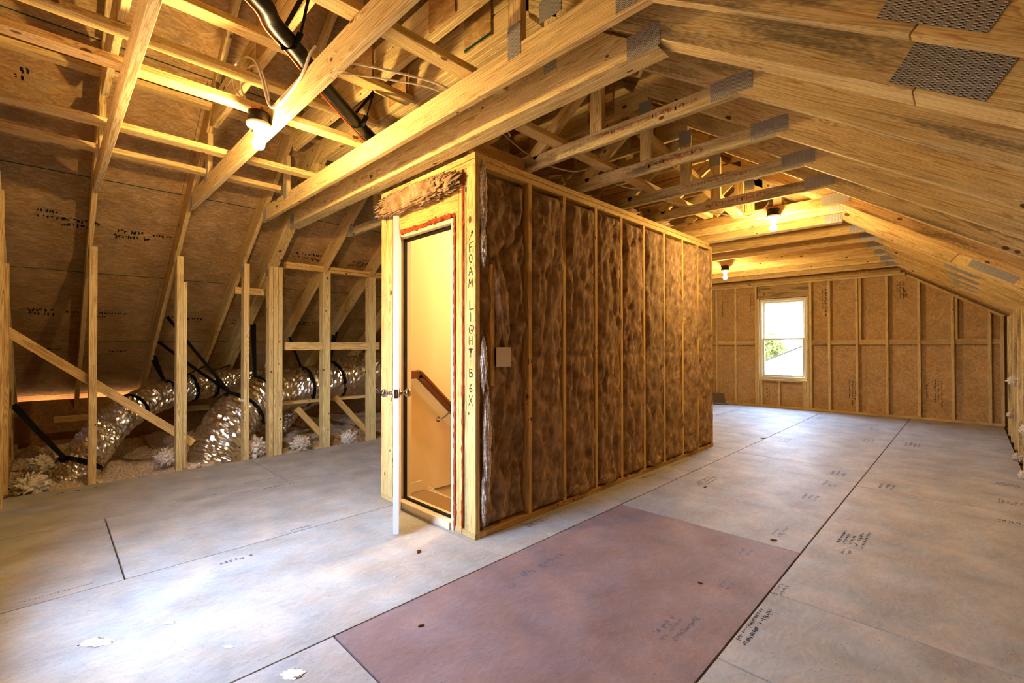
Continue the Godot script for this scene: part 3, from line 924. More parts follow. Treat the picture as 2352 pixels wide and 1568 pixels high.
# ---------------------------------------------------------------- stair enclosure framing
func build_stair_walls() -> void:
	var s := struct("wall_stair_side", "side wall of the stair enclosure: bare studs and double top plate with brown insulation between", "wall", Vector3(BX, 0, BZ))
	var x0 := BX - 0.089
	block(s, "bottom_plate", Vector3(x0, 0, BB), Vector3(BX, 0.038, BZ - 0.09), M.pine, Color(0.72, 0.58, 0.42))
	block(s, "top_plate", Vector3(x0, 2.364, BB), Vector3(BX, 2.402, BZ - 0.09), M.pine, Color(0.98, 0.85, 0.62))
	block(s, "top_plate", Vector3(x0, 2.405, BB + 0.09), Vector3(BX, 2.443, BZ), M.pine, Color(0.95, 0.78, 0.55))
	for z in [-2.406, -2.795, -3.218, -3.614, -4.017, -4.424, -4.847, -5.242, -5.64]:
		block(s, "stud", Vector3(x0, 0.038, z - 0.019), Vector3(BX - 0.002, 2.364, z + 0.019), M.pine, shade(Color(0.95, 0.78, 0.55), 0.1))
	block(s, "half_stud", Vector3(BX - 0.05, 0.955, -2.057), Vector3(BX + 0.002, 1.748, -2.022), M.pine, Color(0.85, 0.68, 0.46))
	block(s, "plate_blocking", Vector3(BX - 0.05, 2.447, -2.36), Vector3(BX - 0.012, 2.53, -1.88), M.pine, Color(0.8, 0.62, 0.45))
	sheet(s, "drywall_panel", Vector3(-2.302, 0.0, BZ - 0.09), Vector3(0, 0, BB - BZ + 0.09), Vector3(0, 2.44, 0), 0.012, M.drywall)

	var f := struct("wall_stair_front", "front wall of the stair enclosure: studs, header and foam around the doorway", "wall", Vector3(-2.8, 0, BZ))
	var z1 := BZ - 0.089
	block(f, "top_plate", Vector3(BL, 2.364, z1), Vector3(BX, 2.402, BZ), M.pine, Color(1.0, 0.86, 0.62))
	block(f, "top_plate", Vector3(BL, 2.405, z1), Vector3(BX - 0.091, 2.443, BZ - 0.001), M.pine, Color(1.0, 0.9, 0.68))
	block(f, "bottom_plate", Vector3(BL, 0, z1), Vector3(-3.11, 0.038, BZ), M.pine, Color(0.8, 0.72, 0.6))
	block(f, "bottom_plate", Vector3(-2.41, 0, z1), Vector3(BX, 0.038, BZ), M.pine, Color(0.8, 0.72, 0.6))
	block(f, "corner_post", Vector3(-2.289, 0.038, BZ - 0.04), Vector3(BX, 2.364, BZ), M.pine, Color(1.0, 0.92, 0.74))
	block(f, "stud", Vector3(-2.327, 0.038, z1), Vector3(-2.291, 2.364, BZ - 0.012), M.pine_grey, Color(0.72, 0.68, 0.62))
	block(f, "stud", Vector3(-2.372, 0.038, z1), Vector3(-2.342, 2.364, BZ - 0.002), M.pine, Color(1.0, 0.9, 0.68))
	block(f, "jack_stud", Vector3(-2.408, 0.038, z1), Vector3(-2.374, 2.094, BZ - 0.004), M.pine, Color(0.95, 0.86, 0.68))
	block(f, "header", Vector3(-3.19, 2.096, z1), Vector3(-2.374, 2.34, BZ - 0.003), M.pine, Color(1.0, 0.8, 0.52))
	block(f, "post", Vector3(-3.28, 0.038, z1), Vector3(-3.198, 2.364, BZ), M.pine, Color(1.0, 0.93, 0.76))
	block(f, "post", Vector3(BL, 0.038, z1), Vector3(-3.283, 2.364, BZ - 0.002), M.pine, Color(1.0, 0.9, 0.72))
	block(f, "stud", Vector3(-3.19, 0.038, z1), Vector3(-3.152, 2.094, BZ - 0.004), M.pine, Color(1.0, 0.9, 0.7))
	# spray foam in the gaps
	var rr := RandomNumberGenerator.new()
	rr.seed = 4
	for q in [[Vector3(-3.08, 2.072, BZ), Vector3(-2.42, 2.084, BZ), 0.014], [Vector3(-2.411, 2.08, BZ), Vector3(-2.411, 0.03, BZ), 0.008], [Vector3(-2.334, 2.35, BZ - 0.012), Vector3(-2.336, 0.01, BZ - 0.002), 0.007]]:
		var pts := []
		var a: Vector3 = q[0]
		var e: Vector3 = q[1]
		for i in 70:
			var t := i / 69.0
			pts.append(a.lerp(e, t) + Vector3(rr.randf_range(-1, 1), rr.randf_range(-1, 1), rr.randf_range(-0.6, 1.2)) * q[2] * 0.35)
		mesh_node("foam_bead", tube_mesh(spline(pts, 2), q[2], 7, q[2] * 0.9), M.foam, f, Transform3D.IDENTITY)
	# handwriting down the corner post
	var st := SurfaceTool.new()
	st.begin(Mesh.PRIMITIVE_TRIANGLES)
	var V := func(x: float, y: float) -> Vector2: return Vector2(x, y)
	var L := {
		"up": [[V.call(0.2, 0.0), V.call(1.0, 1.0)], [V.call(0.62, 0.82), V.call(1.0, 1.0), V.call(0.95, 0.6)]],
		"F": [[V.call(0.2, 0), V.call(0.18, 1), V.call(1.1, 1.25)], [V.call(0.18, 0.5), V.call(0.85, 0.66)]],
		"O": [[V.call(0.5, 1), V.call(0.2, 0.7), V.call(0.25, 0.2), V.call(0.6, 0.05), V.call(0.85, 0.4), V.call(0.8, 0.85), V.call(0.5, 1)]],
		"A": [[V.call(0.1, 0), V.call(0.5, 1), V.call(0.95, 0)], [V.call(0.25, 0.4), V.call(0.85, 0.45)]],
		"M": [[V.call(0.1, 0), V.call(0.2, 1), V.call(0.5, 0.45), V.call(0.8, 1), V.call(0.95, 0)]],
		"L": [[V.call(0.3, 1.1), V.call(0.28, 0), V.call(1.1, 0.02)]],
		"I": [[V.call(0.5, 1), V.call(0.5, 0)]],
		"G": [[V.call(0.85, 0.95), V.call(0.4, 1), V.call(0.15, 0.6), V.call(0.25, 0.1), V.call(0.7, 0.05), V.call(0.9, 0.4), V.call(0.55, 0.42)]],
		"H": [[V.call(0.25, 1), V.call(0.25, 0)], [V.call(0.8, 1), V.call(0.8, 0)], [V.call(0.25, 0.5), V.call(0.8, 0.5)]],
		"T": [[V.call(0.1, 1), V.call(0.95, 1)], [V.call(0.5, 1), V.call(0.5, 0)]],
		"B": [[V.call(0.25, 0), V.call(0.25, 1), V.call(0.75, 0.9), V.call(0.7, 0.6), V.call(0.3, 0.55), V.call(0.85, 0.4), V.call(0.8, 0.05), V.call(0.25, 0)]],
		"6": [[V.call(0.75, 1), V.call(0.35, 0.7), V.call(0.25, 0.3), V.call(0.5, 0), V.call(0.8, 0.2), V.call(0.65, 0.48), V.call(0.3, 0.4)]],
		"X": [[V.call(0.15, 1.1), V.call(0.85, -0.1)], [V.call(0.85, 1.1), V.call(0.1, -0.1)]]}
	var rows := [["up", 1.895], ["F", 1.815], ["O", 1.745], ["A", 1.665], ["M", 1.59], ["L", 1.45], ["I", 1.375], ["G", 1.295], ["H", 1.225], ["T", 1.145], ["B", 1.02], ["6", 0.925], ["X", 0.845]]
	for q in rows: strokes(st, L[q[0]], Vector3(-2.272, q[1], BZ + 0.0006), Vector3(0.048, 0, 0), Vector3(0, 0.052, 0), 0.0062)
	tag(mesh_node("handwriting", st.commit(), M.pencil, f, Transform3D.IDENTITY), "pencilled words FOAM LIGHT B 6X running down the post", "")
	sheet(f, "drywall_panel", Vector3(BL + 0.1, 2.06, z1 - 0.014), Vector3(0, 0.38, 0), Vector3(1.0, 0, 0), 0.012, M.drywall)
	# the two walls that face away from the camera
	var b := struct("wall_stair_back", "back and left walls of the stair enclosure, turned away from the camera", "wall", Vector3(-2.8, 0, BB))
	block(b, "top_plate", Vector3(BL, 2.364, BB - 0.001), Vector3(x0, 2.443, BB + 0.088), M.pine)
	block(b, "top_plate", Vector3(BL, 2.364, BB + 0.09), Vector3(BL + 0.089, 2.443, z1), M.pine)
	block(b, "bottom_plate", Vector3(BL, 0, BB + 0.09), Vector3(BL + 0.089, 0.038, z1), M.pine)
	block(b, "bottom_plate", Vector3(BL, 0, BB), Vector3(x0, 0.038, BB + 0.088), M.pine)
	for z in [-2.39, -2.79, -3.2, -3.6, -4.0, -4.41, -4.82, -5.22]: block(b, "stud", Vector3(BL, 0.038, z - 0.019), Vector3(BL + 0.089, 2.364, z + 0.019), M.pine)
	for x in [-3.34, -2.95, -2.55]: block(b, "stud", Vector3(x - 0.019, 0.038, BB), Vector3(x + 0.019, 2.364, BB + 0.088), M.pine)
	sheet(b, "drywall_panel", Vector3(-3.262, 0.0, BB + 0.1), Vector3(0, 0, BZ - BB - 0.19), Vector3(0, 2.44, 0), 0.012, M.drywall)
	sheet(b, "drywall_panel", Vector3(-3.262, 0.0, BB + 0.1), Vector3(0.96, 0, 0), Vector3(0, 2.44, 0), 0.012, M.drywall)

# ---------------------------------------------------------------- roof trusses
func plate(t: Node3D, c: Vector3, w: float, h: float, ang: float, label := "") -> void:
	# a pressed nail plate on the near face of a truss; c = its centre
	var st := SurfaceTool.new()
	st.begin(Mesh.PRIMITIVE_TRIANGLES)
	st.set_color(shade(Color(0.95, 0.96, 0.97), 0.08))
	var d := 0.0016
	var x := Vector3(cos(ang), sin(ang), 0)
	var y := Vector3(-sin(ang), cos(ang), 0)
	var k := []
	for s in [[-1, -1], [1, -1], [1, 1], [-1, 1]]: k.append([x * (w / 2 * s[0]) + y * (h / 2 * s[1]), Vector2(s[0] * w, s[1] * h) / 2 / 0.026])
	var f := []
	var e := []
	for q in k:
		f.append([q[0] + Vector3(0, 0, d), q[1]])
		e.append([q[0], q[1]])
	quad(st, f[0], f[1], f[2], f[3], Vector3(0, 0, 1))
	for i in 4:
		var j := (i + 1) % 4
		var dd: Vector3 = (f[j][0] - f[i][0]).normalized()
		quad(st, f[i], f[j], e[j], e[i], Vector3(dd.y, -dd.x, 0))
	var o := mesh_node("nail_plate", st.commit(), M.plate, t, Transform3D(Basis.IDENTITY, c))
	if label: o.set_meta("label", label)

func slope_board(t: Node3D, called: String, x0: float, x1: float, left: bool, zc: float, dv: float, off: float, w: float, mat: Material, tint: Color, ca := 0.0, cb := 0.0) -> void:
	# a member that follows a roof slope; its underside is "off" above the rafter line and it is dv deep, measured vertically
	var k := KL if left else KR
	var dep := dv / sqrt(1 + k * k)
	var y0: float = (yl(x0) if left else yr(x0)) + off + dv / 2
	var y1: float = (yl(x1) if left else yr(x1)) + off + dv / 2
	board(t, called, Vector3(x0, y0, zc), Vector3(x1, y1, zc), dep, w, mat, tint, Vector3.UP, ca, cb)

# z: near face; n: plies; kind 0 near pine, 1 grey weathered with red lettering, 2 far
func truss(z: float, n: int, kind: int, label: String, depth: float, splice: bool) -> void:
	var ply := 0.038
	var girder := n > 1
	var kx := -0.895 if girder else -0.79
	var t := thing("roof_truss", label, "roof truss", Vector3(-2.9, 0, z - n * ply / 2), "attic roof trusses along the room")
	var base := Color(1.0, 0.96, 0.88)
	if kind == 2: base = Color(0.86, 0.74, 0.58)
	for p in n:
		var zc := z - ply * (p + 0.5)
		var wd := ply - 0.001
		var cm: Material = M.pine_grey if kind == 1 else M.pine
		var ct := shade(Color(0.86, 0.88, 0.90) if kind == 1 else base, 0.08)
		# ceiling beam, its ends cut under the rafters
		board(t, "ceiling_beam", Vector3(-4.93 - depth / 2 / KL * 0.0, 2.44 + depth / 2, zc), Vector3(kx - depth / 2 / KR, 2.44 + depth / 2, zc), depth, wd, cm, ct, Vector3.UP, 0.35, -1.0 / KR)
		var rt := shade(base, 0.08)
		var rm: Material = M.pine_grey if (rng.randf() < 0.55 and kind != 0) or (kind == 0 and p == 0) else M.pine
		var xs := -0.04
		var lo := -0.045 if girder else 0.0
		if splice:
			slope_board(t, "rafter", -1.66, xs - 0.002, false, zc, DV - lo, lo, wd, rm, rt, 0.0, 0.12)
			slope_board(t, "rafter", xs + 0.002, 2.75, false, zc, DV - lo, lo, wd, M.pine, shade(Color(1.0, 0.92, 0.74), 0.06), 0.12)
		else:
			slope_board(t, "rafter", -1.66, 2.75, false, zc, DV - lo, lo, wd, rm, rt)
		slope_board(t, "rafter", -4.08, -8.6, true, zc, DV, 0.0, wd, M.pine, shade(Color(0.9, 0.82, 0.68), 0.1))
		if p == 0 or girder:
			# flat top chord of the lower truss, then the small cap truss on it
			board(t, "top_chord", Vector3(-4.14, 2.98, zc), Vector3(-1.60, 2.98, zc), 0.14, wd, M.pine, shade(base, 0.1), Vector3.UP, 0.0, 0.0)
			if p == 0:
				board(t, "cap_chord", Vector3(-4.02, 3.10, zc), Vector3(-1.78, 3.10, zc), 0.085, wd, M.pine, shade(base, 0.12), Vector3.UP, 1.2, -1.2)
				slope_board(t, "cap_rafter", -4.08, -2.92, true, zc, 0.1, 0.114, wd, M.pine, shade(base, 0.12))
				slope_board(t, "cap_rafter", -1.66, -2.92, false, zc, 0.1, 0.114, wd, M.pine, shade(base, 0.12))
				block(t, "cap_post", Vector3(-2.96, 3.145, zc - wd / 2), Vector3(-2.88, 3.9, zc + wd / 2), M.pine, shade(base, 0.12))
			# posts between ceiling beam and top chord
			var px := -1.456
			if kind != 0 and not girder: px = -1.62
			block(t, "web_post", Vector3(px - 0.043, 2.44 + depth, zc - wd / 2), Vector3(px + 0.043, 2.91, zc + wd / 2), M.pine, shade(base, 0.1))
			block(t, "web_post", Vector3(-4.37, 2.44 + depth, zc - wd / 2), Vector3(-4.28, yl(-4.37), zc + wd / 2), M.pine, shade(base, 0.1))
			if kind != 0 and not girder:
				board(t, "web_diagonal", Vector3(-1.68, 2.87, zc), Vector3(-2.15, 2.44 + depth, zc), 0.085, wd, M.pine, shade(base, 0.12))
				block(t, "web_post", Vector3(-2.98, 2.44 + depth, zc - wd / 2), Vector3(-2.89, 2.91, zc + wd / 2), M.pine, shade(base, 0.1))
				board(t, "web_diagonal", Vector3(-2.88, 2.87, zc), Vector3(-3.5, 2.44 + depth, zc), 0.085, wd, M.pine, shade(base, 0.12))
		# knee studs, left and right
		var kw := 0.055 if not girder else 0.045
		var zl := zc - 0.022 if not girder else z - 0.035 - 0.05 * p
		var xo := 0.0
		if is_equal_approx(z, -2.362) or is_equal_approx(z, -2.971): kw = 0.095
		block(t, "knee_stud", Vector3(-5.69, -0.06, zl - kw / 2), Vector3(-5.58 + xo, yl(-5.58) - 0.005, zl + kw / 2), M.pine, shade(Color(1.0, 0.95, 0.84), 0.07))
		if is_equal_approx(z, -0.885): block(t, "stud_scab", Vector3(-5.66, 0.0, zl - kw / 2 - 0.03), Vector3(-5.575, 1.86, zl - kw / 2), M.pine, Color(1.0, 1.0, 0.95))
		block(t, "knee_stud", Vector3(XK, -0.02, zc - wd / 2), Vector3(XK + 0.089, yr(XK + 0.089) + lo - 0.004, zc + wd / 2), M.pine_grey, shade(Color(1.0, 0.93, 0.8), 0.1))
	# nail plates on the near face
	if girder: plate(t, Vector3(-0.955, 2.482, z), 0.15, 0.096, 0.0)
	else: plate(t, Vector3(-0.826, 2.497, z), 0.2, 0.094, 0.0)
	if kind == 0 or girder: plate(t, Vector3(-1.456, 2.44 + depth + 0.02, z), 0.08, 0.15, 0.0)
	plate(t, Vector3(-1.456 if kind == 0 or girder else -1.62, 2.89, z), 0.1 if kind else 0.14, 0.11, 0.0)
	plate(t, Vector3(-4.86, 2.49, z), 0.10, 0.12, 0.0)
	plate(t, Vector3(-4.33, 2.44 + depth + 0.02, z), 0.08, 0.14, 0.0)
	plate(t, Vector3(-5.63, yl(-5.63) + 0.0, z), 0.06, 0.16, 0.0)
	if splice:
		var sx := -0.03 if not girder or z > -3 else 0.155
		plate(t, Vector3(sx, yr(sx) + (-0.06 if girder else 0.0) + 0.105, z), 0.237 if z > -3 else 0.32, 0.128, -atan(KR))
	if kind == 1:
		red_letters(t, z, depth)
	# strand board scabs that tie the cap to the lower truss
	for gx in [-1.99, -2.85]:
		if z < -4.5: continue
		var g: float = gx
		if is_equal_approx(z, -0.885): g = gx - 0.07
		poly(t, "gusset", PackedVector2Array([Vector2(g - 0.115, 2.945), Vector2(g + 0.115, 2.945), Vector2(g + 0.115, 3.22), Vector2(g - 0.115, 3.22)]), z + 0.012, 0.0115, M.osb, shade(Color(1.0, 0.88, 0.72), 0.1))
		if gx > -2.0 and girder: block(t, "gusset_edge", Vector3(g - 0.115, 2.944, z + 0.0122), Vector3(g + 0.115, 2.962, z + 0.0128), M.paint_green)

func red_letters(t: Node3D, z: float, depth: float) -> void:
	var r := RandomNumberGenerator.new()
	r.seed = int(-z * 100)
	print_marks(t, Vector3(-1.72, 2.44 + depth - 0.022, z + 0.0008), Vector3(1, 0, 0), Vector3(0, -1, 0), 1, 0.78, 0.04, M.ink_red, int(-z * 10), "red_stamp")

func build_trusses() -> void:
	truss(-0.243, 1, 0, "leftmost roof truss, its pale beam running up to the frame's top edge", 0.14, false)
	truss(-0.885, 1, 0, "roof truss whose ceiling beam carries the nearest bare bulb", 0.14, true)
	truss(-1.482, 1, 0, "single yellow roof truss between the nearest bulb and the thick girder over the doorway", 0.14, true)
	truss(-1.735, 3, 0, "thick three-ply girder truss passing right in front of the stair enclosure's top plate", 0.184, true)
	truss(-2.362, 1, 1, "grey weathered truss with red lettering, first one beyond the girder above the insulated wall", 0.089, false)
	truss(-2.971, 1, 1, "grey weathered truss with red lettering, second one beyond the girder above the insulated wall", 0.089, false)
	truss(-3.612, 1, 1, "grey weathered truss with red lettering, third one beyond the girder above the insulated wall", 0.089, false)
	truss(-4.227, 1, 1, "grey weathered truss with red lettering, last before the second bare bulb", 0.089, false)
	truss(-4.83, 1, 2, "roof truss that carries the second bare bulb, glowing yellow beside it", 0.089, false)
	truss(-5.13, 1, 2, "roof truss squeezed between the second bulb's truss and the far three-ply girder", 0.089, false)
	truss(-5.50, 3, 2, "three-ply girder truss over the insulated wall's far end, lit yellow by the second bulb", 0.184, true)
	truss(-6.2, 1, 2, "first brown roof truss past the far girder, over the open end of the room", 0.14, true)
	truss(-6.80, 1, 2, "second brown roof truss past the far girder, over the open end of the room", 0.14, true)
	truss(-7.42, 1, 2, "roof truss that carries the farthest bare bulb", 0.14, true)
	truss(-8.02, 1, 2, "first roof truss beyond the farthest bulb, toward the window wall", 0.14, true)
	truss(-8.63, 1, 2, "second roof truss beyond the farthest bulb, toward the window wall", 0.14, true)
	truss(-9.24, 1, 2, "last free roof truss before the window wall's top plate", 0.14, false)

func build_braces() -> void:
	var g := "lateral braces nailed along the trusses"
	# x, y of the underside, from z, to z, label
	var q := [[-1.80, 2.585, 0.24, -1.73, "flat brace across the near beams, the one right of the black pipe"], [-2.95, 2.585, 0.24, -1.73, "bright flat brace passing just behind the nearest bulb's cable loop"],
		[-3.80, 2.585, 0.24, -1.73, "flat brace passing below the nearest bulb, across the left beams"], [-4.37, 2.60, 0.24, -1.45, "lowest flat brace across the left beams, close to their outer ends"],
		[-3.17, 2.868, 0.24, -1.73, "upper brace under the flat top chords at the photograph's top left"], [-2.70, 2.868, 0.24, -1.73, "topmost brace at the upper left, ending behind the black pipe"],
		[-4.20, 3.07, 0.24, -1.73, "high brace close under the left roof boards, behind the bright flat brace"], [-1.92, 2.535, -2.0, -5.45, "long brace running over the grey lettered trusses above the stair enclosure"],
		[-3.6, 2.535, -2.0, -5.45, "brace in the dark over the stair enclosure's far side"]]
	for k in q:
		var o := thing("lateral_brace", k[4], "brace", Vector3(k[0], k[1], (k[2] + k[3]) / 2), g)
		block(o, "plank", Vector3(k[0] - 0.0445, k[1], k[3]), Vector3(k[0] + 0.0445, k[1] + 0.038, k[2]), M.pine, shade(Color(1.0, 0.9, 0.72), 0.08))
	# diagonal brace that catches the second bulb's light
	var d := thing("lateral_brace", "sloping brace lit gold beyond the grey trusses, near the second bulb", "brace", Vector3(-1.75, 2.7, -4.0), g)
	board(d, "plank", Vector3(-1.83, 2.9, -3.3), Vector3(-1.62, 2.50, -4.82), 0.038, 0.089, M.pine, Color(1.0, 0.85, 0.6))

# ---------------------------------------------------------------- insulation
func batt_mesh(w: float, h: float, bulge: float, seed_: int, fold := 1.0, ragged := 0.0) -> ArrayMesh:
	# front face in +x, width along -z, height along y, origin at the lower near corner of the bay
	var nu := 22
	var nv := 110
	var st := SurfaceTool.new()
	st.begin(Mesh.PRIMITIVE_TRIANGLES)
	st.set_smooth_group(0)
	st.set_color(shade(Color(0.95, 0.93, 0.9), 0.1))
	var n := FastNoiseLite.new()
	n.seed = seed_
	n.frequency = 1.0
	n.fractal_octaves = 4
	var pos := []
	for j in nv + 1:
		var row := []
		for i in nu + 1:
			var u := float(i) / nu
			var v := float(j) / nv
			var e := minf(minf(u, 1 - u) * w, minf(v, 1 - v) * h)
			var edge := smoothstep(0.0, 0.03, e)
			var x := bulge * (0.65 + 0.35 * pow(sin(PI * clampf(u, 0.02, 0.98)), 0.5)) * edge
			var yv := v * h
			var zv := u * w
			x += edge * fold * (0.030 * n.get_noise_3d(zv * 5, yv * 1.4, 0) + 0.024 * n.get_noise_3d(zv * 12, yv * 4, 9) + 0.010 * n.get_noise_3d(zv * 40, yv * 22, 20))
			# creases
			x -= edge * fold * 0.032 * pow(maxf(0.0, 1.0 - absf(n.get_noise_3d(zv * 4, yv * 1.1, 40)) * 2.2), 5.0)
			# seam where two lengths meet, and the slumped foot
			x -= edge * 0.012 * exp(-pow((v - 0.48 - 0.03 * n.get_noise_2d(seed_, 3)) * 90.0, 2))
			x -= 0.035 * (1.0 - edge)
			var oy := 0.0
			if ragged > 0.0 and v > 0.9: oy = -ragged * absf(n.get_noise_2d(zv * 20, seed_)) * (v - 0.9) * 10
			var oz := 0.016 * n.get_noise_2d(yv * 5, seed_ * 3.0 + (0.0 if u < 0.5 else 50.0)) * (1.0 if e < 0.03 else 0.0)
			row.append(Vector3(x, yv + oy, -zv + oz))
		pos.append(row)
	for j in nv:
		for i in nu:
			var a: Vector3 = pos[j][i]
			var b: Vector3 = pos[j][i + 1]
			var c: Vector3 = pos[j + 1][i + 1]
			var d: Vector3 = pos[j + 1][i]
			for v in [a, c, b, a, d, c]:
				st.set_uv(Vector2(v.z, v.y))
				st.add_vertex(v)
	st.generate_normals()
	return st.commit()

func blob_mesh(r: Vector3, seed_: int, rough: float, freq := 3.0, seg := 22, tint := Color.WHITE, boxy := 1.0) -> ArrayMesh:
	var st := SurfaceTool.new()
	st.begin(Mesh.PRIMITIVE_TRIANGLES)
	st.set_smooth_group(0)
	st.set_color(tint)
	var n := FastNoiseLite.new()
	n.seed = seed_
	n.frequency = 1.0
	n.fractal_octaves = 4
	var pos := []
	for j in seg / 2 + 1:
		var row := []
		for i in seg + 1:
			var th := PI * j / (seg / 2)
			var ph := TAU * (i % seg) / seg
			var d := Vector3(sin(th) * cos(ph), cos(th), sin(th) * sin(ph))
			var e := Vector3(signf(d.x) * pow(absf(d.x), boxy), signf(d.y) * pow(absf(d.y), boxy), signf(d.z) * pow(absf(d.z), boxy))
			row.append(e * r * (1.0 + rough * n.get_noise_3dv(d * freq) + rough * 0.5 * n.get_noise_3dv(d * freq * 3.1)))
		pos.append(row)
	for j in seg / 2:
		for i in seg:
			var a: Vector3 = pos[j][i]
			var b: Vector3 = pos[j][i + 1]
			var c: Vector3 = pos[j + 1][i + 1]
			var d: Vector3 = pos[j + 1][i]
			for v in [a, b, c, a, c, d]:
				st.set_uv(Vector2(v.x + v.z, v.y + v.z * 0.3))
				st.add_vertex(v)
	st.generate_normals()
	return st.commit()

func build_batts() -> void:
	var g := "brown fibreglass batts between the studs of the stair enclosure"
	var zs := [-1.936, -2.406, -2.795, -3.218, -3.614, -4.017, -4.424, -4.847, -5.242, -5.64]
	var words := ["first", "second", "third", "fourth", "fifth", "sixth", "seventh", "eighth", "ninth"]
	for i in 9:
		var z0: float = zs[i] - (0.02 if i else 0.0)
		var z1: float = zs[i + 1] + 0.02
		var label: String = "brown fibreglass batt in the %s full bay from the doorway corner" % words[i]
		if i == 0: label = "crumpled brown fibreglass batt round the switch plate, next to the lettered corner post"
		if i == 8: label = "brown fibreglass batt in the last bay, at the far end of the stair enclosure"
		var lift := rng.randf_range(0.0, 0.02)
		var o := mesh_node("insulation_batt", batt_mesh(z0 - z1 - 0.004, 2.31 - lift, 0.024 if i else 0.012, 20 + i, 1.5 if i == 0 else 1.0), M.batt, null, Transform3D(Basis.IDENTITY, Vector3(BX - (0.002 if i else 0.03), 0.042, z0 - 0.002)))
		tag(o, label, "insulation", g)
		# slumped scraps at the foot of some bays
		if i in [2, 3, 5, 7]:
			var b := mesh_node("insulation_scrap", blob_mesh(Vector3(0.035, 0.05, (z0 - z1) * 0.4), 60 + i, 0.5, 2.6), M.batt, null, Transform3D(Basis.IDENTITY, Vector3(BX - 0.008, 0.085, (z0 + z1) / 2)))
			tag(b, "crumpled scrap of brown insulation at the foot of the %s bay from the corner" % words[i], "insulation", "insulation scraps along the bottom plate")
	var white := [[2.17, 0.36, 0.024, "uppermost"], [1.86, 0.20, 0.018, "second highest"], [1.10, 0.28, 0.022, "middle"], [0.58, 0.62, 0.026, "longest low"], [0.24, 0.26, 0.014, "lowest"]]
	for k in white.size():
		var q: Array = white[k]
		var zz := -1.955 - (0.03 if k == 3 else 0.0)
		var o := mesh_node("torn_insulation", blob_mesh(Vector3(0.02, q[1] / 2, q[2]), 90 + k, 0.8, 4.0, 48), M.wool, null, Transform3D(Basis.IDENTITY, Vector3(BX + 0.004, q[0], zz)))
		tag(o, "%s torn white insulation edge hanging beside the lettered corner post" % q[3], "insulation", "torn white insulation edges by the corner post")
	var bulge := mesh_node("insulation_flap", blob_mesh(Vector3(0.04, 0.27, 0.055), 99, 0.4, 2.2, 40), M.batt, null, Transform3D(Basis(Vector3(1, 0, 0), 0.16), Vector3(BX - 0.006, 1.50, -2.115)))
	tag(bulge, "long bulging flap of brown insulation hanging above the switch plate", "insulation")
	# roll stuffed over the door
	var hb := mesh_node("insulation_roll", blob_mesh(Vector3(0.49, 0.082, 0.06), 15, 0.30, 7.0, 96, Color(1.9, 1.9, 1.9), 0.6), M.batt, null, Transform3D(Basis.IDENTITY, Vector3(-2.862, 2.295, BZ + 0.012)))
	tag(hb, "light brown roll of insulation stuffed across the header over the door", "insulation")
	# batts laid over the ceiling of the enclosure, between the trusses
	var zc := [[-1.90, -2.36, 0.17], [-2.40, -2.97, 0.17], [-3.01, -3.61, 0.13], [-3.65, -4.22, 0.12], [-4.27, -4.83, 0.12], [-4.87, -5.13, 0.10]]
	for i in zc.size():
		var q: Array = zc[i]
		var o := mesh_node("ceiling_batt", blob_mesh(Vector3(0.53, q[2] * 0.62, (q[0] - q[1]) * 0.52), 30 + i, 0.25, 3.5, 44), M.batt, null, Transform3D(Basis.IDENTITY, Vector3(-2.775, 2.455 + q[2] * 0.4, (q[0] + q[1]) / 2)))
		tag(o, ["dark batt lying on the enclosure's ceiling, just behind the girder", "dark batt lying on the enclosure's ceiling between the first two grey trusses", "dark batt lying on the enclosure's ceiling between the second and third grey trusses", "ragged batt spilling out between the third and fourth grey trusses", "ragged tan batt hanging over the top plate before the second bulb's truss", "small batt on the enclosure's ceiling near its far end"][i], "insulation", "batts on the ceiling of the stair enclosure")

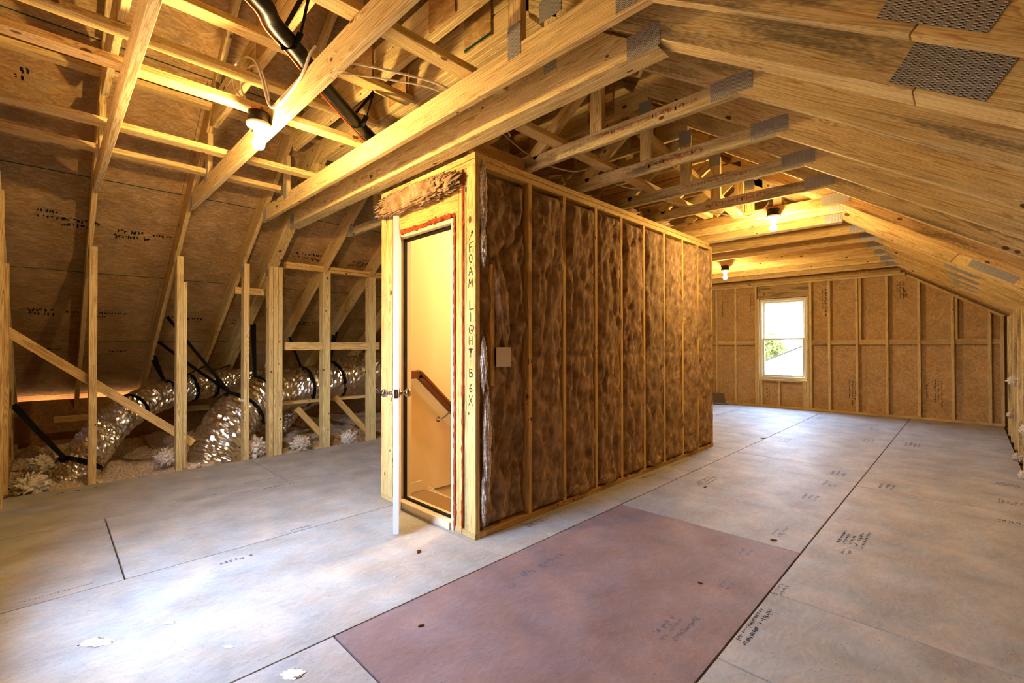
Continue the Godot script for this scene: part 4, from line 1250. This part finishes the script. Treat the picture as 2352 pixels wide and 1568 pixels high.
# ---------------------------------------------------------------- door and stairwell
func build_door() -> void:
	var d := struct("door_1", "narrow white door standing open edge-on at the stairwell, with a nickel knob", "door", Vector3(-3.09, 0, BZ))
	var z1 := BZ - 0.11
	var fr := put(Node3D.new(), "frame", d)
	block(fr, "jamb", Vector3(-2.447, 0.0, z1), Vector3(-2.422, 2.066, BZ + 0.004), M.jamb_paint)
	block(fr, "jamb", Vector3(-3.118, 0.0, z1), Vector3(-3.093, 2.066, BZ + 0.004), M.jamb_paint)
	block(fr, "head", Vector3(-3.093, 2.038, z1), Vector3(-2.447, 2.066, BZ + 0.004), M.jamb_paint)
	block(fr, "threshold", Vector3(-3.093, 0.0, z1), Vector3(-2.447, 0.05, BZ + 0.02), M.jamb_paint, Color.WHITE)
	block(fr, "weather_strip", Vector3(-3.093, 0.05, BZ - 0.062), Vector3(-2.447, 0.062, BZ - 0.035), M.dark_seal)
	block(fr, "weather_strip", Vector3(-3.093, 2.016, BZ - 0.062), Vector3(-2.447, 2.038, BZ - 0.035), M.dark_seal)
	block(fr, "weather_strip", Vector3(-3.093, 0.06, BZ - 0.062), Vector3(-3.078, 2.018, BZ - 0.035), M.dark_seal)
	block(fr, "strike_plate", Vector3(-2.4485, 0.90, BZ - 0.03), Vector3(-2.447, 0.96, BZ - 0.008), M.nickel)
	# the leaf, hinged on the left jamb and swung out towards the camera
	var hinge := Vector3(-3.092, 0, BZ + 0.006)
	var free := Vector3(-2.600, 0, -1.566)
	var dir := (free - hinge).normalized()
	var nrm := dir.cross(Vector3.UP)     # faces right-front
	var leaf := put(Node3D.new(), "leaf", d)
	leaf.position = hinge - gpos(d)
	var wdt := hinge.distance_to(free)
	var th := 0.036
	var xf := Transform3D(Basis(dir, Vector3.UP, dir.cross(Vector3.UP)), Vector3.ZERO)
	var slab := board_mesh(wdt, 2.03, th, Color.WHITE)
	var s := MeshInstance3D.new()
	s.mesh = slab
	s.material_override = M.white_paint
	put(s, "slab", leaf)
	s.transform = Transform3D(xf.basis, dir * wdt / 2 + Vector3(0, 1.035, 0))
	# knobs on both faces, latch plate on the edge
	for side in [-1, 1]:
		var k := MeshInstance3D.new()
		k.mesh = lathe([Vector2(0.0, 0.0), Vector2(0.031, 0.0), Vector2(0.031, 0.006), Vector2(0.012, 0.009), Vector2(0.011, 0.034), Vector2(0.022, 0.040), Vector2(0.0275, 0.052), Vector2(0.026, 0.066), Vector2(0.018, 0.074), Vector2(0.0, 0.076)])
		k.material_override = M.nickel
		put(k, "knob", leaf)
		var ax: Vector3 = nrm * side
		k.transform = Transform3D(Basis(dir, ax, dir.cross(ax)), dir * (wdt - 0.06) + Vector3(0, 0.912, 0) + ax * th / 2)
	var lp := MeshInstance3D.new()
	lp.mesh = board_mesh(0.057, 0.0015, 0.026, Color.WHITE)
	lp.material_override = M.nickel
	put(lp, "latch_plate", leaf)
	lp.transform = Transform3D(Basis(Vector3.UP, dir, Vector3.UP.cross(dir)), dir * (wdt + 0.0008) + Vector3(0, 0.912, 0))
	var lb := MeshInstance3D.new()
	lb.mesh = board_mesh(0.016, 0.012, 0.014, Color.WHITE)
	lb.material_override = M.nickel
	put(lb, "latch", leaf)
	lb.transform = Transform3D(Basis(Vector3.UP, dir, Vector3.UP.cross(dir)), dir * (wdt + 0.006) + Vector3(0, 0.912, 0))
	for y in [0.25, 1.03, 1.82]:
		var h := MeshInstance3D.new()
		h.mesh = lathe([Vector2(0, 0), Vector2(0.006, 0), Vector2(0.006, 0.09), Vector2(0, 0.09)], 10)
		h.material_override = M.nickel
		put(h, "hinge", leaf)
		h.position = Vector3(-0.004, y, 0.012)

func build_stairwell() -> void:
	var s := struct("stairs", "carpeted landing and steps going down inside the cream stairwell", "stairs", Vector3(-2.78, 0, -2.2))
	block(s, "landing", Vector3(-3.26, -0.03, -2.25), Vector3(-2.315, 0.012, BZ - 0.112), M.carpet)
	var n := 13
	for i in n:
		var z0 := -2.25 - i * 0.245
		var y := -0.185 - i * 0.185
		block(s, "step", Vector3(-3.26, y - 0.16, z0 - 0.265), Vector3(-2.315, y, z0), M.carpet)
	# skirt boards along the left wall
	block(s, "skirt_board", Vector3(-3.262, 0.012, -2.215), Vector3(-3.247, 0.10, BZ - 0.11), M.jamb_paint)
	board(s, "skirt_board", Vector3(-3.254, 0.01, -2.23), Vector3(-3.254, -2.2, -5.2), 0.09, 0.016, M.jamb_paint)
	var w := struct("wall_stairwell", "cream painted walls of the stairwell below the attic floor", "wall", Vector3(-2.78, 0, -4.0))
	sheet(w, "drywall_panel", Vector3(-3.262, -3.0, BZ - 0.1), Vector3(0, 0, -3.9), Vector3(0, 3.0, 0), 0.012, M.drywall)
	sheet(w, "drywall_panel", Vector3(-2.302, -3.0, -5.8), Vector3(0, 0, 3.9), Vector3(0, 3.0, 0), 0.012, M.drywall)
	sheet(w, "drywall_panel", Vector3(-3.3, -3.0, -5.8), Vector3(1.0, 0, 0), Vector3(0, 3.0, 0), 0.012, M.drywall)
	sheet(w, "drywall_panel", Vector3(-3.3, -3.0, BZ - 0.12), Vector3(0, 2.97, 0), Vector3(1.0, 0, 0), 0.012, M.drywall)
	sheet(w, "lower_floor", Vector3(-3.3, -2.7, -1.9), Vector3(1.0, 0, 0), Vector3(0, 0, -4.0), 0.02, M.carpet)
	sheet(w, "ceiling_panel", Vector3(-3.3, 2.43, -1.98), Vector3(0, 0, -3.68), Vector3(1.05, 0, 0), 0.012, M.drywall)
	# handrail
	var h := thing("handrail", "dark wooden handrail sloping down the cream stairwell wall", "handrail", Vector3(-3.19, 0.98, -2.1))
	board(h, "rail", Vector3(-3.19, 0.985, BZ - 0.14), Vector3(-3.19, 0.985, -2.14), 0.062, 0.05, M.rail_wood, Color.WHITE, Vector3.UP, 0.0, -0.4)
	board(h, "rail", Vector3(-3.19, 0.985, -2.135), Vector3(-3.19, -1.2, -4.43), 0.062, 0.05, M.rail_wood, Color.WHITE)
	board(h, "rail_cap", Vector3(-3.19, 1.013, -2.125), Vector3(-3.19, -1.172, -4.42), 0.02, 0.06, M.rail_wood, Color(1.3, 1.2, 1.1))
	var br := put(Node3D.new(), "bracket", h)
	tube(br, "arm", [Vector3(-3.245, 0.585, -2.37), Vector3(-3.215, 0.60, -2.395), Vector3(-3.195, 0.64, -2.44), Vector3(-3.19, 0.66, -2.45)], 0.007, M.nickel)
	var ro := MeshInstance3D.new()
	ro.mesh = lathe([Vector2(0, 0.008), Vector2(0.016, 0.006), Vector2(0.024, 0.0), Vector2(0.0, 0.0)])
	ro.material_override = M.nickel
	put(ro, "rose", br)
	ro.transform = Transform3D(Basis(Vector3(0, 0, 1), Vector3(1, 0, 0), Vector3(0, 1, 0)), Vector3(-3.249, 0.585, -2.37) - gpos(br))
	# ceiling light of the stairwell, out of sight above the door head
	var l := thing("ceiling_light", "round frosted ceiling light inside the stairwell", "lamp", Vector3(-2.78, 2.43, -3.3))
	var gl := MeshInstance3D.new()
	gl.mesh = lathe([Vector2(0.15, -0.02), Vector2(0.13, -0.07), Vector2(0.07, -0.1), Vector2(0.0, -0.108)])
	gl.material_override = M.bulb
	put(gl, "globe", l)
	var ba := MeshInstance3D.new()
	ba.mesh = lathe([Vector2(0.0, 0.0), Vector2(0.16, 0.0), Vector2(0.16, -0.02), Vector2(0.15, -0.02)])
	ba.material_override = M.white_paint
	put(ba, "base", l)
	omni(Vector3(-2.78, 2.28, -3.3), Color(1.0, 0.89, 0.71), 4.2, 0.08, "stairwell_light")

func omni(p: Vector3, c: Color, e: float, size: float, called: String) -> void:
	var o := OmniLight3D.new()
	o.name = called
	o.position = p
	o.light_color = c
	o.light_energy = e
	o.light_size = size
	o.omni_range = 30.0
	o.omni_attenuation = 2.0
	o.shadow_enabled = true
	add_child(o)

# ---------------------------------------------------------------- bare bulbs
func build_lamps() -> void:
	var spots := [[Vector3(-2.828, 2.455, -0.828), "nearest bare bulb in a porcelain holder, hung from the beam with a looped white cable"], [Vector3(-1.295, 2.415, -4.772), "second bare bulb, hung from the truss above the insulated wall's far half"], [Vector3(-2.675, 2.365, -7.365), "farthest bare bulb, left of the bright window"]]
	for i in 3:
		var p: Vector3 = spots[i][0]
		var l := thing("bulb_lamp", spots[i][1], "lamp", p, "bare bulbs under the trusses")
		var parts := [["junction_box", [Vector2(0, 0.075), Vector2(0.05, 0.075), Vector2(0.055, 0.07), Vector2(0.055, 0.012), Vector2(0.0, 0.012)], "box_brown"],
			["lampholder", [Vector2(0.0, 0.012), Vector2(0.062, 0.012), Vector2(0.064, 0.004), Vector2(0.058, -0.006), Vector2(0.034, -0.014), Vector2(0.025, -0.022), Vector2(0.022, -0.060), Vector2(0.0, -0.060)], "porcelain"],
			["bulb", [Vector2(0.0, -0.056), Vector2(0.013, -0.058), Vector2(0.017, -0.066), Vector2(0.029, -0.082), Vector2(0.034, -0.100), Vector2(0.031, -0.117), Vector2(0.020, -0.130), Vector2(0.0, -0.135)], "bulb"]]
		for q in parts:
			var o := MeshInstance3D.new()
			o.mesh = lathe(q[1], 28)
			o.material_override = M[q[2]]
			put(o, q[0], l)
		var f := mesh_node("foam_blob", blob_mesh(Vector3(0.05, 0.016, 0.035), 5 + i, 0.6, 4.0), M.foam, l, Transform3D(Basis.IDENTITY, p + Vector3(0, 0.078, 0.01)))
		f.rotation.y = 0.4 * i
		omni(p + Vector3(0, -0.10, 0), Color(1.0, 0.84, 0.56), [3.0, 2.3, 3.0][i], 0.03, "bulb_light")

# ---------------------------------------------------------------- ducts
func ring_pts(path: PackedVector3Array, i: int, r: float) -> Array:
	var d := (path[mini(i + 1, path.size() - 1)] - path[maxi(i - 1, 0)]).normalized()
	var s := d.cross(Vector3.UP).normalized()
	var u := s.cross(d)
	var out := []
	for k in 25: out.append(path[i] + (s * cos(TAU * k / 24) + u * sin(TAU * k / 24)) * r)
	return [out, d, path[i] + u * r]

func duct(label: String, pts: Array, r: float, straps: Array) -> void:
	var path := spline(pts, 26)
	var o := mesh_node("flex_duct", tube_mesh(path, r, 52, 0.016, true, true), M.foil, null, Transform3D.IDENTITY)
	tag(o, label, "duct", "silver flex ducts in the left eave")
	for s in straps:
		var i := int(s[0] * (path.size() - 1))
		var q := ring_pts(path, i, r + 0.012)
		var t := thing("duct_strap", s[2], "strap", q[2], "black duct straps in the left eave")
		ribbon(t, "band", q[0], 0.04, 0.003, q[1], M.strap)
		for a in s[1]:
			ribbon(t, "tail", [q[2], (q[2] + a) / 2 + Vector3(0, -0.01, 0), a], 0.036, 0.003, q[1], M.strap)

func build_ducts() -> void:
	duct("large silver flex duct bending down into the floor between the left studs", [Vector3(-5.84, -0.40, -1.16), Vector3(-5.86, -0.1, -1.27), Vector3(-5.95, 0.26, -1.42), Vector3(-6.12, 0.52, -1.70), Vector3(-6.27, 0.64, -2.09), Vector3(-6.42, 0.70, -2.70), Vector3(-6.52, 0.84, -3.42), Vector3(-6.6, 0.9, -4.4), Vector3(-6.6, 0.9, -5.6)], 0.265,
		[[0.34, [Vector3(-6.9, 1.27, -0.93), Vector3(-6.45, 1.55, -0.95)], "black strap round the large duct, its tail crossing up to a left rafter"], [0.43, [Vector3(-6.5, 1.49, -1.83), Vector3(-6.42, 1.5, -1.84)], "black strap holding the large duct just left of the three-ply stud"], [0.57, [Vector3(-6.75, 1.34, -2.38)], "black strap round the large duct between the three-ply stud and the next stud"], [0.66, [Vector3(-6.7, 1.38, -2.98), Vector3(-6.6, 1.42, -2.99)], "black strap round the large duct near the doorway post"]])
	duct("slim silver flex duct rising from the insulation along the eave at far left", [Vector3(-5.98, -0.35, -0.1), Vector3(-6.0, -0.05, -0.16), Vector3(-6.12, 0.2, -0.3), Vector3(-6.36, 0.43, -0.5), Vector3(-6.64, 0.58, -0.78), Vector3(-6.9, 0.67, -1.12), Vector3(-7.02, 0.72, -1.5), Vector3(-7.12, 0.74, -1.95), Vector3(-7.2, 0.72, -2.6), Vector3(-7.2, 0.6, -4.2)], 0.165,
		[[0.17, [Vector3(-6.3, 0.68, 0.22), Vector3(-6.25, 0.66, 0.22)], "black strap at the low end of the slim duct, tied back toward the near wall"], [0.40, [], "black band round the slim duct behind the diagonal brace"], [0.52, [Vector3(-7.25, 1.05, -0.92), Vector3(-7.15, 1.1, -0.93)], "black strap hanging the slim duct from a rafter in a narrow V"], [0.60, [Vector3(-7.4, 0.96, -1.53)], "black strap round the slim duct left of the second stud gap"], [0.67, [Vector3(-7.4, 0.96, -1.84)], "black strap round the slim duct where it passes behind the large one"]])
	duct("small silver flex duct lying low behind the large one near the doorway", [Vector3(-6.75, 0.1, -2.2), Vector3(-6.9, 0.4, -2.6), Vector3(-7.0, 0.52, -3.1), Vector3(-7.1, 0.55, -3.8), Vector3(-7.1, 0.5, -5.2)], 0.13, [[0.5, [], "black band round the small low duct near the doorway"]])

# ---------------------------------------------------------------- blown insulation
func build_fluff() -> void:
	for s in [[-8.2, -5.52, "blown_insulation", "loose off-white blown insulation lying over the left eave between the ducts"], [0.40, 2.58, "blown_insulation", "loose blown insulation behind the right knee wall"]]:
		var st := SurfaceTool.new()
		st.begin(Mesh.PRIMITIVE_TRIANGLES)
		st.set_smooth_group(0)
		st.set_color(Color(0.97, 0.9, 0.78))
		var nx := 70
		var nzz := 190
		var n := FastNoiseLite.new()
		n.seed = 12
		n.frequency = 1.0
		n.fractal_octaves = 5
		var grid := []
		for j in nzz + 1:
			var row := []
			for i in nx + 1:
				var x: float = lerpf(s[0], s[1], float(i) / nx)
				var z := lerpf(0.34, -8.0 if s[0] < 0 else -10.1, pow(float(j) / nzz, 1.4))
				var y := -0.045 + 0.10 * n.get_noise_2d(x * 1.3, z * 1.3) + 0.055 * n.get_noise_2d(x * 6, z * 6) + 0.03 * n.get_noise_2d(x * 22, z * 22)
				if s[0] < 0: y -= 0.02 * smoothstep(-5.75, -5.55, x)
				row.append(Vector3(x, minf(y, 0.10), z))
			grid.append(row)
		for j in nzz:
			for i in nx:
				var a: Vector3 = grid[j][i]
				var b: Vector3 = grid[j][i + 1]
				var c: Vector3 = grid[j + 1][i + 1]
				var d: Vector3 = grid[j + 1][i]
				for v in ([a, c, b, a, d, c]):
					st.set_uv(Vector2(v.x, v.z))
					st.add_vertex(v)
		st.generate_normals()
		var o := mesh_node(s[2], st.commit(), M.wool, null, Transform3D.IDENTITY)
		tag(o, s[3], "insulation", "", "stuff")
	var t := [[Vector3(-5.75, 0.06, -1.63), 0.13, "white tuft of loose insulation heaped left of the three-ply stud"], [Vector3(-5.66, 0.04, 0.1), 0.10, "white tuft of loose insulation at the floor's far left corner"], [Vector3(-5.72, 0.10, -0.86), 0.09, "white tuft clinging to the second left stud's foot"], [Vector3(-6.15, 0.12, 0.0), 0.10, "tan tuft resting against the slim duct's low end"],
		[Vector3(-5.72, 0.04, -2.15), 0.10, "white tuft of loose insulation right of the three-ply stud"], [Vector3(-5.70, 0.03, -2.75), 0.10, "white tuft of loose insulation between the two broad studs"], [Vector3(-5.62, 0.02, -3.3), 0.09, "white tuft of loose insulation beside the doorway post"], [Vector3(-5.60, 0.62, -1.50), 0.025, "tiny white tuft stuck halfway up the third left stud"],
		[Vector3(0.36, 0.80, -7.9), 0.06, "white tuft stuck on the right knee wall studs at waist height"], [Vector3(0.36, 0.33, -8.6), 0.04, "small white tuft low on the right knee wall, near the far corner"], [Vector3(0.355, 0.03, -7.2), 0.05, "white tuft on the floor's right edge"], [Vector3(0.35, 0.02, -6.3), 0.05, "white tuft on the floor's right edge, nearest of the row"], [Vector3(0.37, 0.42, -6.45), 0.05, "white tuft at the photograph's right edge above the floor"]]
	for i in t.size():
		var q: Array = t[i]
		var r: float = q[1]
		var o := mesh_node("insulation_tuft", blob_mesh(Vector3(r * 0.8, r * 0.8, r), 200 + i, 0.95, 5.0, 44), M.wool, null, Transform3D(Basis.IDENTITY, q[0]))
		tag(o, q[2], "insulation", "loose insulation tufts")

# ---------------------------------------------------------------- pipe and cables
func build_wires() -> void:
	var p := thing("insulated_pipe", "black insulated refrigerant pipe with a bare copper line, crossing above the near beams", "pipe", Vector3(-2.4, 2.66, -1.0))
	var pts := [Vector3(-1.95, 2.66, -0.42), Vector3(-2.085, 2.66, -0.619), Vector3(-2.19, 2.66, -0.70), Vector3(-2.30, 2.655, -0.838), Vector3(-2.42, 2.65, -0.969), Vector3(-2.60, 2.645, -1.18), Vector3(-2.74, 2.635, -1.36), Vector3(-2.9, 2.64, -1.56), Vector3(-3.05, 2.66, -1.75), Vector3(-3.3, 2.7, -2.3)]
	mesh_node("foam_sleeve", tube_mesh(spline(pts, 8), 0.036, 18, 0.002), M.black_rubber, p, Transform3D.IDENTITY)
	var c := []
	for v in pts: c.append(v + Vector3(-0.035, -0.022, 0.022))
	tube(p, "copper_line", c, 0.006, M.copper)
	for k in [[Vector3(-2.27, 2.67, -0.80), Vector3(-2.16, 2.93, -0.86), "black hanger strap in a V above the pipe at the top of the frame"], [Vector3(-2.74, 2.65, -1.38), Vector3(-2.72, 2.86, -1.475), "thin black hanger strap over the pipe where it nears the third beam"]]:
		var s := thing("pipe_strap", k[2], "strap", k[1], "hanger straps of the black pipe")
		ribbon(s, "band", [k[0] + Vector3(-0.03, 0, 0.04), k[1], k[0] + Vector3(0.05, 0.02, -0.03)], 0.03, 0.003, Vector3(1, 0.2, 0.5), M.strap)
		ribbon(s, "loop", [k[0] + Vector3(-0.03, 0, 0.04), k[0] + Vector3(-0.02, -0.045, 0.02), k[0] + Vector3(0.03, -0.04, -0.01), k[0] + Vector3(0.05, 0.02, -0.03)], 0.03, 0.003, Vector3(0.5, 0, -0.6), M.strap)
	# the looped cable that feeds the nearest bulb
	var z := -0.83
	var y := -0.845
	var l1 := [Vector3(-2.86, 2.53, z), Vector3(-2.92, 2.565, y), Vector3(-3.15, 2.72, y), Vector3(-3.37, 2.89, y), Vector3(-3.42, 3.0, y), Vector3(-3.32, 3.035, y), Vector3(-3.13, 2.985, y), Vector3(-2.95, 2.88, y), Vector3(-2.83, 2.73, y), Vector3(-2.74, 2.56, y - 0.005), Vector3(-2.69, 2.525, -0.872), Vector3(-2.55, 2.53, -0.877), Vector3(-2.38, 2.545, -0.877), Vector3(-2.29, 2.57, -0.875), Vector3(-2.24, 2.62, -0.88), Vector3(-2.22, 2.66, -0.90)]
	var w := thing("looped_cable", "white cable looping up from the nearest bulb and along its beam", "cable", Vector3(-2.84, 2.53, z))
	tube(w, "sheath", l1, 0.0068, M.cable, 8, 8)
	var l2 := [Vector3(-2.84, 2.53, y), Vector3(-2.95, 2.59, y), Vector3(-3.15, 2.73, y - 0.01), Vector3(-3.27, 2.86, y - 0.01), Vector3(-3.24, 2.93, y - 0.015), Vector3(-3.08, 2.92, y - 0.02), Vector3(-2.92, 2.83, y - 0.02), Vector3(-2.83, 2.70, y - 0.025), Vector3(-2.80, 2.60, y - 0.03)]
	tube(w, "sheath", l2, 0.0055, M.cable, 8, 8)
	var w2 := thing("cable", "pair of white cables strung from the nearest bulb's beam to the girder", "cable", Vector3(-2.0, 2.6, -1.4))
	tube(w2, "sheath", [Vector3(-2.30, 2.60, -0.92), Vector3(-2.2, 2.625, -1.02), Vector3(-2.06, 2.60, -1.2), Vector3(-1.98, 2.60, -1.46), Vector3(-2.02, 2.6, -1.7), Vector3(-2.05, 2.66, -1.9), Vector3(-2.2, 2.64, -2.2)], 0.006, M.cable)
	tube(w2, "sheath", [Vector3(-2.30, 2.585, -0.93), Vector3(-2.22, 2.588, -1.05), Vector3(-2.1, 2.588, -1.25), Vector3(-2.02, 2.59, -1.46), Vector3(-2.06, 2.6, -1.7), Vector3(-2.1, 2.6, -1.95)], 0.0045, M.cable)
	var w3 := thing("cable", "tan cable sagging from truss to truss over the insulated wall's top plate", "cable", Vector3(-2.25, 2.6, -3.2))
	tube(w3, "sheath", [Vector3(-2.22, 2.67, -2.1), Vector3(-2.27, 2.66, -2.25), Vector3(-2.25, 2.60, -2.40), Vector3(-2.21, 2.555, -2.62), Vector3(-2.16, 2.56, -2.85), Vector3(-2.12, 2.60, -3.0), Vector3(-2.1, 2.57, -3.2), Vector3(-2.05, 2.555, -3.45), Vector3(-2.0, 2.57, -3.64), Vector3(-1.95, 2.53, -3.9), Vector3(-1.85, 2.51, -4.15), Vector3(-1.75, 2.50, -4.28), Vector3(-1.60, 2.43, -4.45), Vector3(-1.46, 2.425, -4.6), Vector3(-1.36, 2.50, -4.72), Vector3(-1.33, 2.56, -4.76)], 0.0055, M.cable)

# ---------------------------------------------------------------- small things
func build_small() -> void:
	var s := thing("switch_plate", "almond two-gang blank switch plate on the insulated wall near the corner", "switch plate", Vector3(BX + 0.012, 1.143, -2.117))
	block(s, "cover", Vector3(BX + 0.020, 1.079, -2.183), Vector3(BX + 0.026, 1.208, -2.051), M.almond)
	for z in [-2.098, -2.150]:
		var o := MeshInstance3D.new()
		o.mesh = lathe([Vector2(0, 0.003), Vector2(0.006, 0.002), Vector2(0.007, 0), Vector2(0, 0)], 12)
		o.material_override = M.porcelain
		put(o, "screw", s)
		o.transform = Transform3D(Basis(Vector3(0, 0, 1), Vector3(1, 0, 0), Vector3(0, 1, 0)), Vector3(BX + 0.026, 1.128 if z > -2.12 else 1.148, z) - s.position)
	block(s, "box", Vector3(BX - 0.06, 1.085, -2.175), Vector3(BX + 0.020, 1.2, -2.06), M.box_brown)
	# folded sheet of board on the floor by the far wall
	var c := thing("cardboard", "folded sheet of brown board lying by the far wall beside the enclosure", "cardboard", Vector3(-3.9, 0, -9.7))
	sheet(c, "panel", Vector3(-4.9, 0.012, -9.62), Vector3(1.36, 0, -0.06), Vector3(0.02, 0.02, -0.2), 0.006, M.cardboard, Color(0.8, 0.8, 0.8))
	sheet(c, "panel", Vector3(-4.9, 0.02, -9.80), Vector3(1.32, 0, -0.06), Vector3(-0.06, 0.2, -0.05), 0.006, M.cardboard)
	# plaster splashes and litter on the floor
	var sp := [[-2.562, -0.145, 0.06, 0.028, "largest white plaster splash on the floor at lower left"], [-1.794, -0.646, 0.042, 0.026, "white plaster splash at the bottom edge beside the red panel"], [-2.51, -0.384, 0.02, 0.011, "small white plaster splash on the left floor"], [-2.141, -0.522, 0.022, 0.008, "thin curved plaster splash left of the red panel's corner"], [-2.16, -1.3, 0.008, 0.006, "speck of plaster left of the red panel's long edge"]]
	for i in sp.size():
		var q: Array = sp[i]
		var o := mesh_node("plaster_splash", blob_mesh(Vector3(q[2], 0.0016, q[3]), 400 + i, 0.6, 2.0, 26), M.plaster, null, Transform3D(Basis(Vector3.UP, 0.75), Vector3(q[0], 0.0012, q[1])))
		tag(o, q[4], "plaster splash", "white plaster splashes on the floor")
	for q in [[-1.93, -6.6, 0.03, "curled brown leaf on the far floor near the long joint"], [-1.62, -3.98, 0.02, "brown scrap of wire on the pale panel beyond the red one"], [-1.70, -1.15, 0.014, "dark chip on the red panel near its left edge"], [-2.32, -1.55, 0.022, "dark splinter on the floor in front of the corner post"], [-0.88, -3.2, 0.02, "brown crumb cluster on the printed panel past the red one"], [-0.99, -2.36, 0.014, "pale chip on the red panel near its dark stain"]]:
		var o := mesh_node("floor_scrap", blob_mesh(Vector3(q[2], 0.004, q[2] * 0.4), int(q[1] * -50), 0.6, 2.0, 14), M.leaf, null, Transform3D(Basis(Vector3.UP, q[0] * 3), Vector3(q[0], 0.004, q[1])))
		tag(o, q[3], "scrap", "scraps on the floor")

# ---------------------------------------------------------------- outside the window
func build_outside() -> void:
	var g := struct("ground", "sunlit bare ground outside", "ground", Vector3(-3, -3.2, -8))
	sheet(g, "soil", Vector3(-60, -3.2, 40), Vector3(120, 0, 0), Vector3(0, 0, -140), 0.05, M.soil)
	# the neighbouring house: a gable end with a rake board and dark roof edge
	var h := thing("house", "pale neighbouring house with a sloping roof edge seen through the far window", "house", Vector3(-3.0, -3.2, -20.0))
	var slope := (1.174 - 0.57) / (5.761 - 4.444)
	var rx := 0.5
	var ry := 0.57 + (rx + 5.761) * slope
	var x0 := -9.5
	poly(h, "wall", PackedVector2Array([Vector2(-9.0, -3.2), Vector2(10.0, -3.2), Vector2(10.0, ry - (10.0 - rx) * slope - 0.1), Vector2(rx, ry - 0.1), Vector2(-9.0, 0.57 + (-9.0 + 5.761) * slope - 0.1)]), -20.0, 0.2, M.siding)
	for i in 30:
		var y := -3.1 + i * 0.18
		var xa := maxf(-9.0, (y + 0.12 - 0.57) / slope - 5.761 + 0.3)
		if xa < 4.0: sheet(h, "siding_course", Vector3(xa, y, -19.985), Vector3(6.0 - xa, 0, 0), Vector3(0, 0.18, -0.012), 0.01, M.siding)
	board(h, "rake_board", Vector3(x0, 0.57 + (x0 + 5.761) * slope - 0.12, -19.9), Vector3(rx, ry - 0.12, -19.9), 0.2, 0.06, M.siding)
	board(h, "roof_edge", Vector3(x0, 0.57 + (x0 + 5.761) * slope, -20.0), Vector3(rx, ry, -20.0), 0.045, 0.5, M.shingle)
	board(h, "roof_edge", Vector3(rx, ry, -20.0), Vector3(10.5, ry - (10.5 - rx) * slope, -20.0), 0.045, 0.5, M.shingle)
	var t := thing("tree", "leafy green tree behind the neighbouring roof, seen through the far window", "tree", Vector3(-9.7, -3.2, -33.0))
	tube(t, "trunk", [Vector3(-9.7, -3.2, -33), Vector3(-9.68, -1, -33), Vector3(-9.7, 0.8, -33)], 0.18, M.bark, 10)
	var st := SurfaceTool.new()
	st.begin(Mesh.PRIMITIVE_TRIANGLES)
	var r := RandomNumberGenerator.new()
	r.seed = 9
	for i in 5200:
		var d := Vector3(r.randfn(), r.randfn(), r.randfn()).normalized() * pow(r.randf(), 0.45)
		var c := Vector3(-9.35, 0.75, -33) + d * Vector3(1.05, 1.2, 1.1) * (1.0 + 0.25 * sin(d.x * 9) * cos(d.y * 7))
		var u := Vector3(r.randfn(), r.randfn(), r.randfn()).normalized() * 0.1
		var v := u.cross(Vector3(r.randfn(), r.randfn(), r.randfn())).normalized() * 0.055
		quad(st, [c - u, Vector2.ZERO], [c + v, Vector2.ZERO], [c + u, Vector2.ZERO], [c - v, Vector2.ZERO], u.cross(v).normalized())
	var fo := mesh_node("foliage", st.commit(), M.foliage, t, Transform3D.IDENTITY)
	fo.set_meta("kind", "stuff")
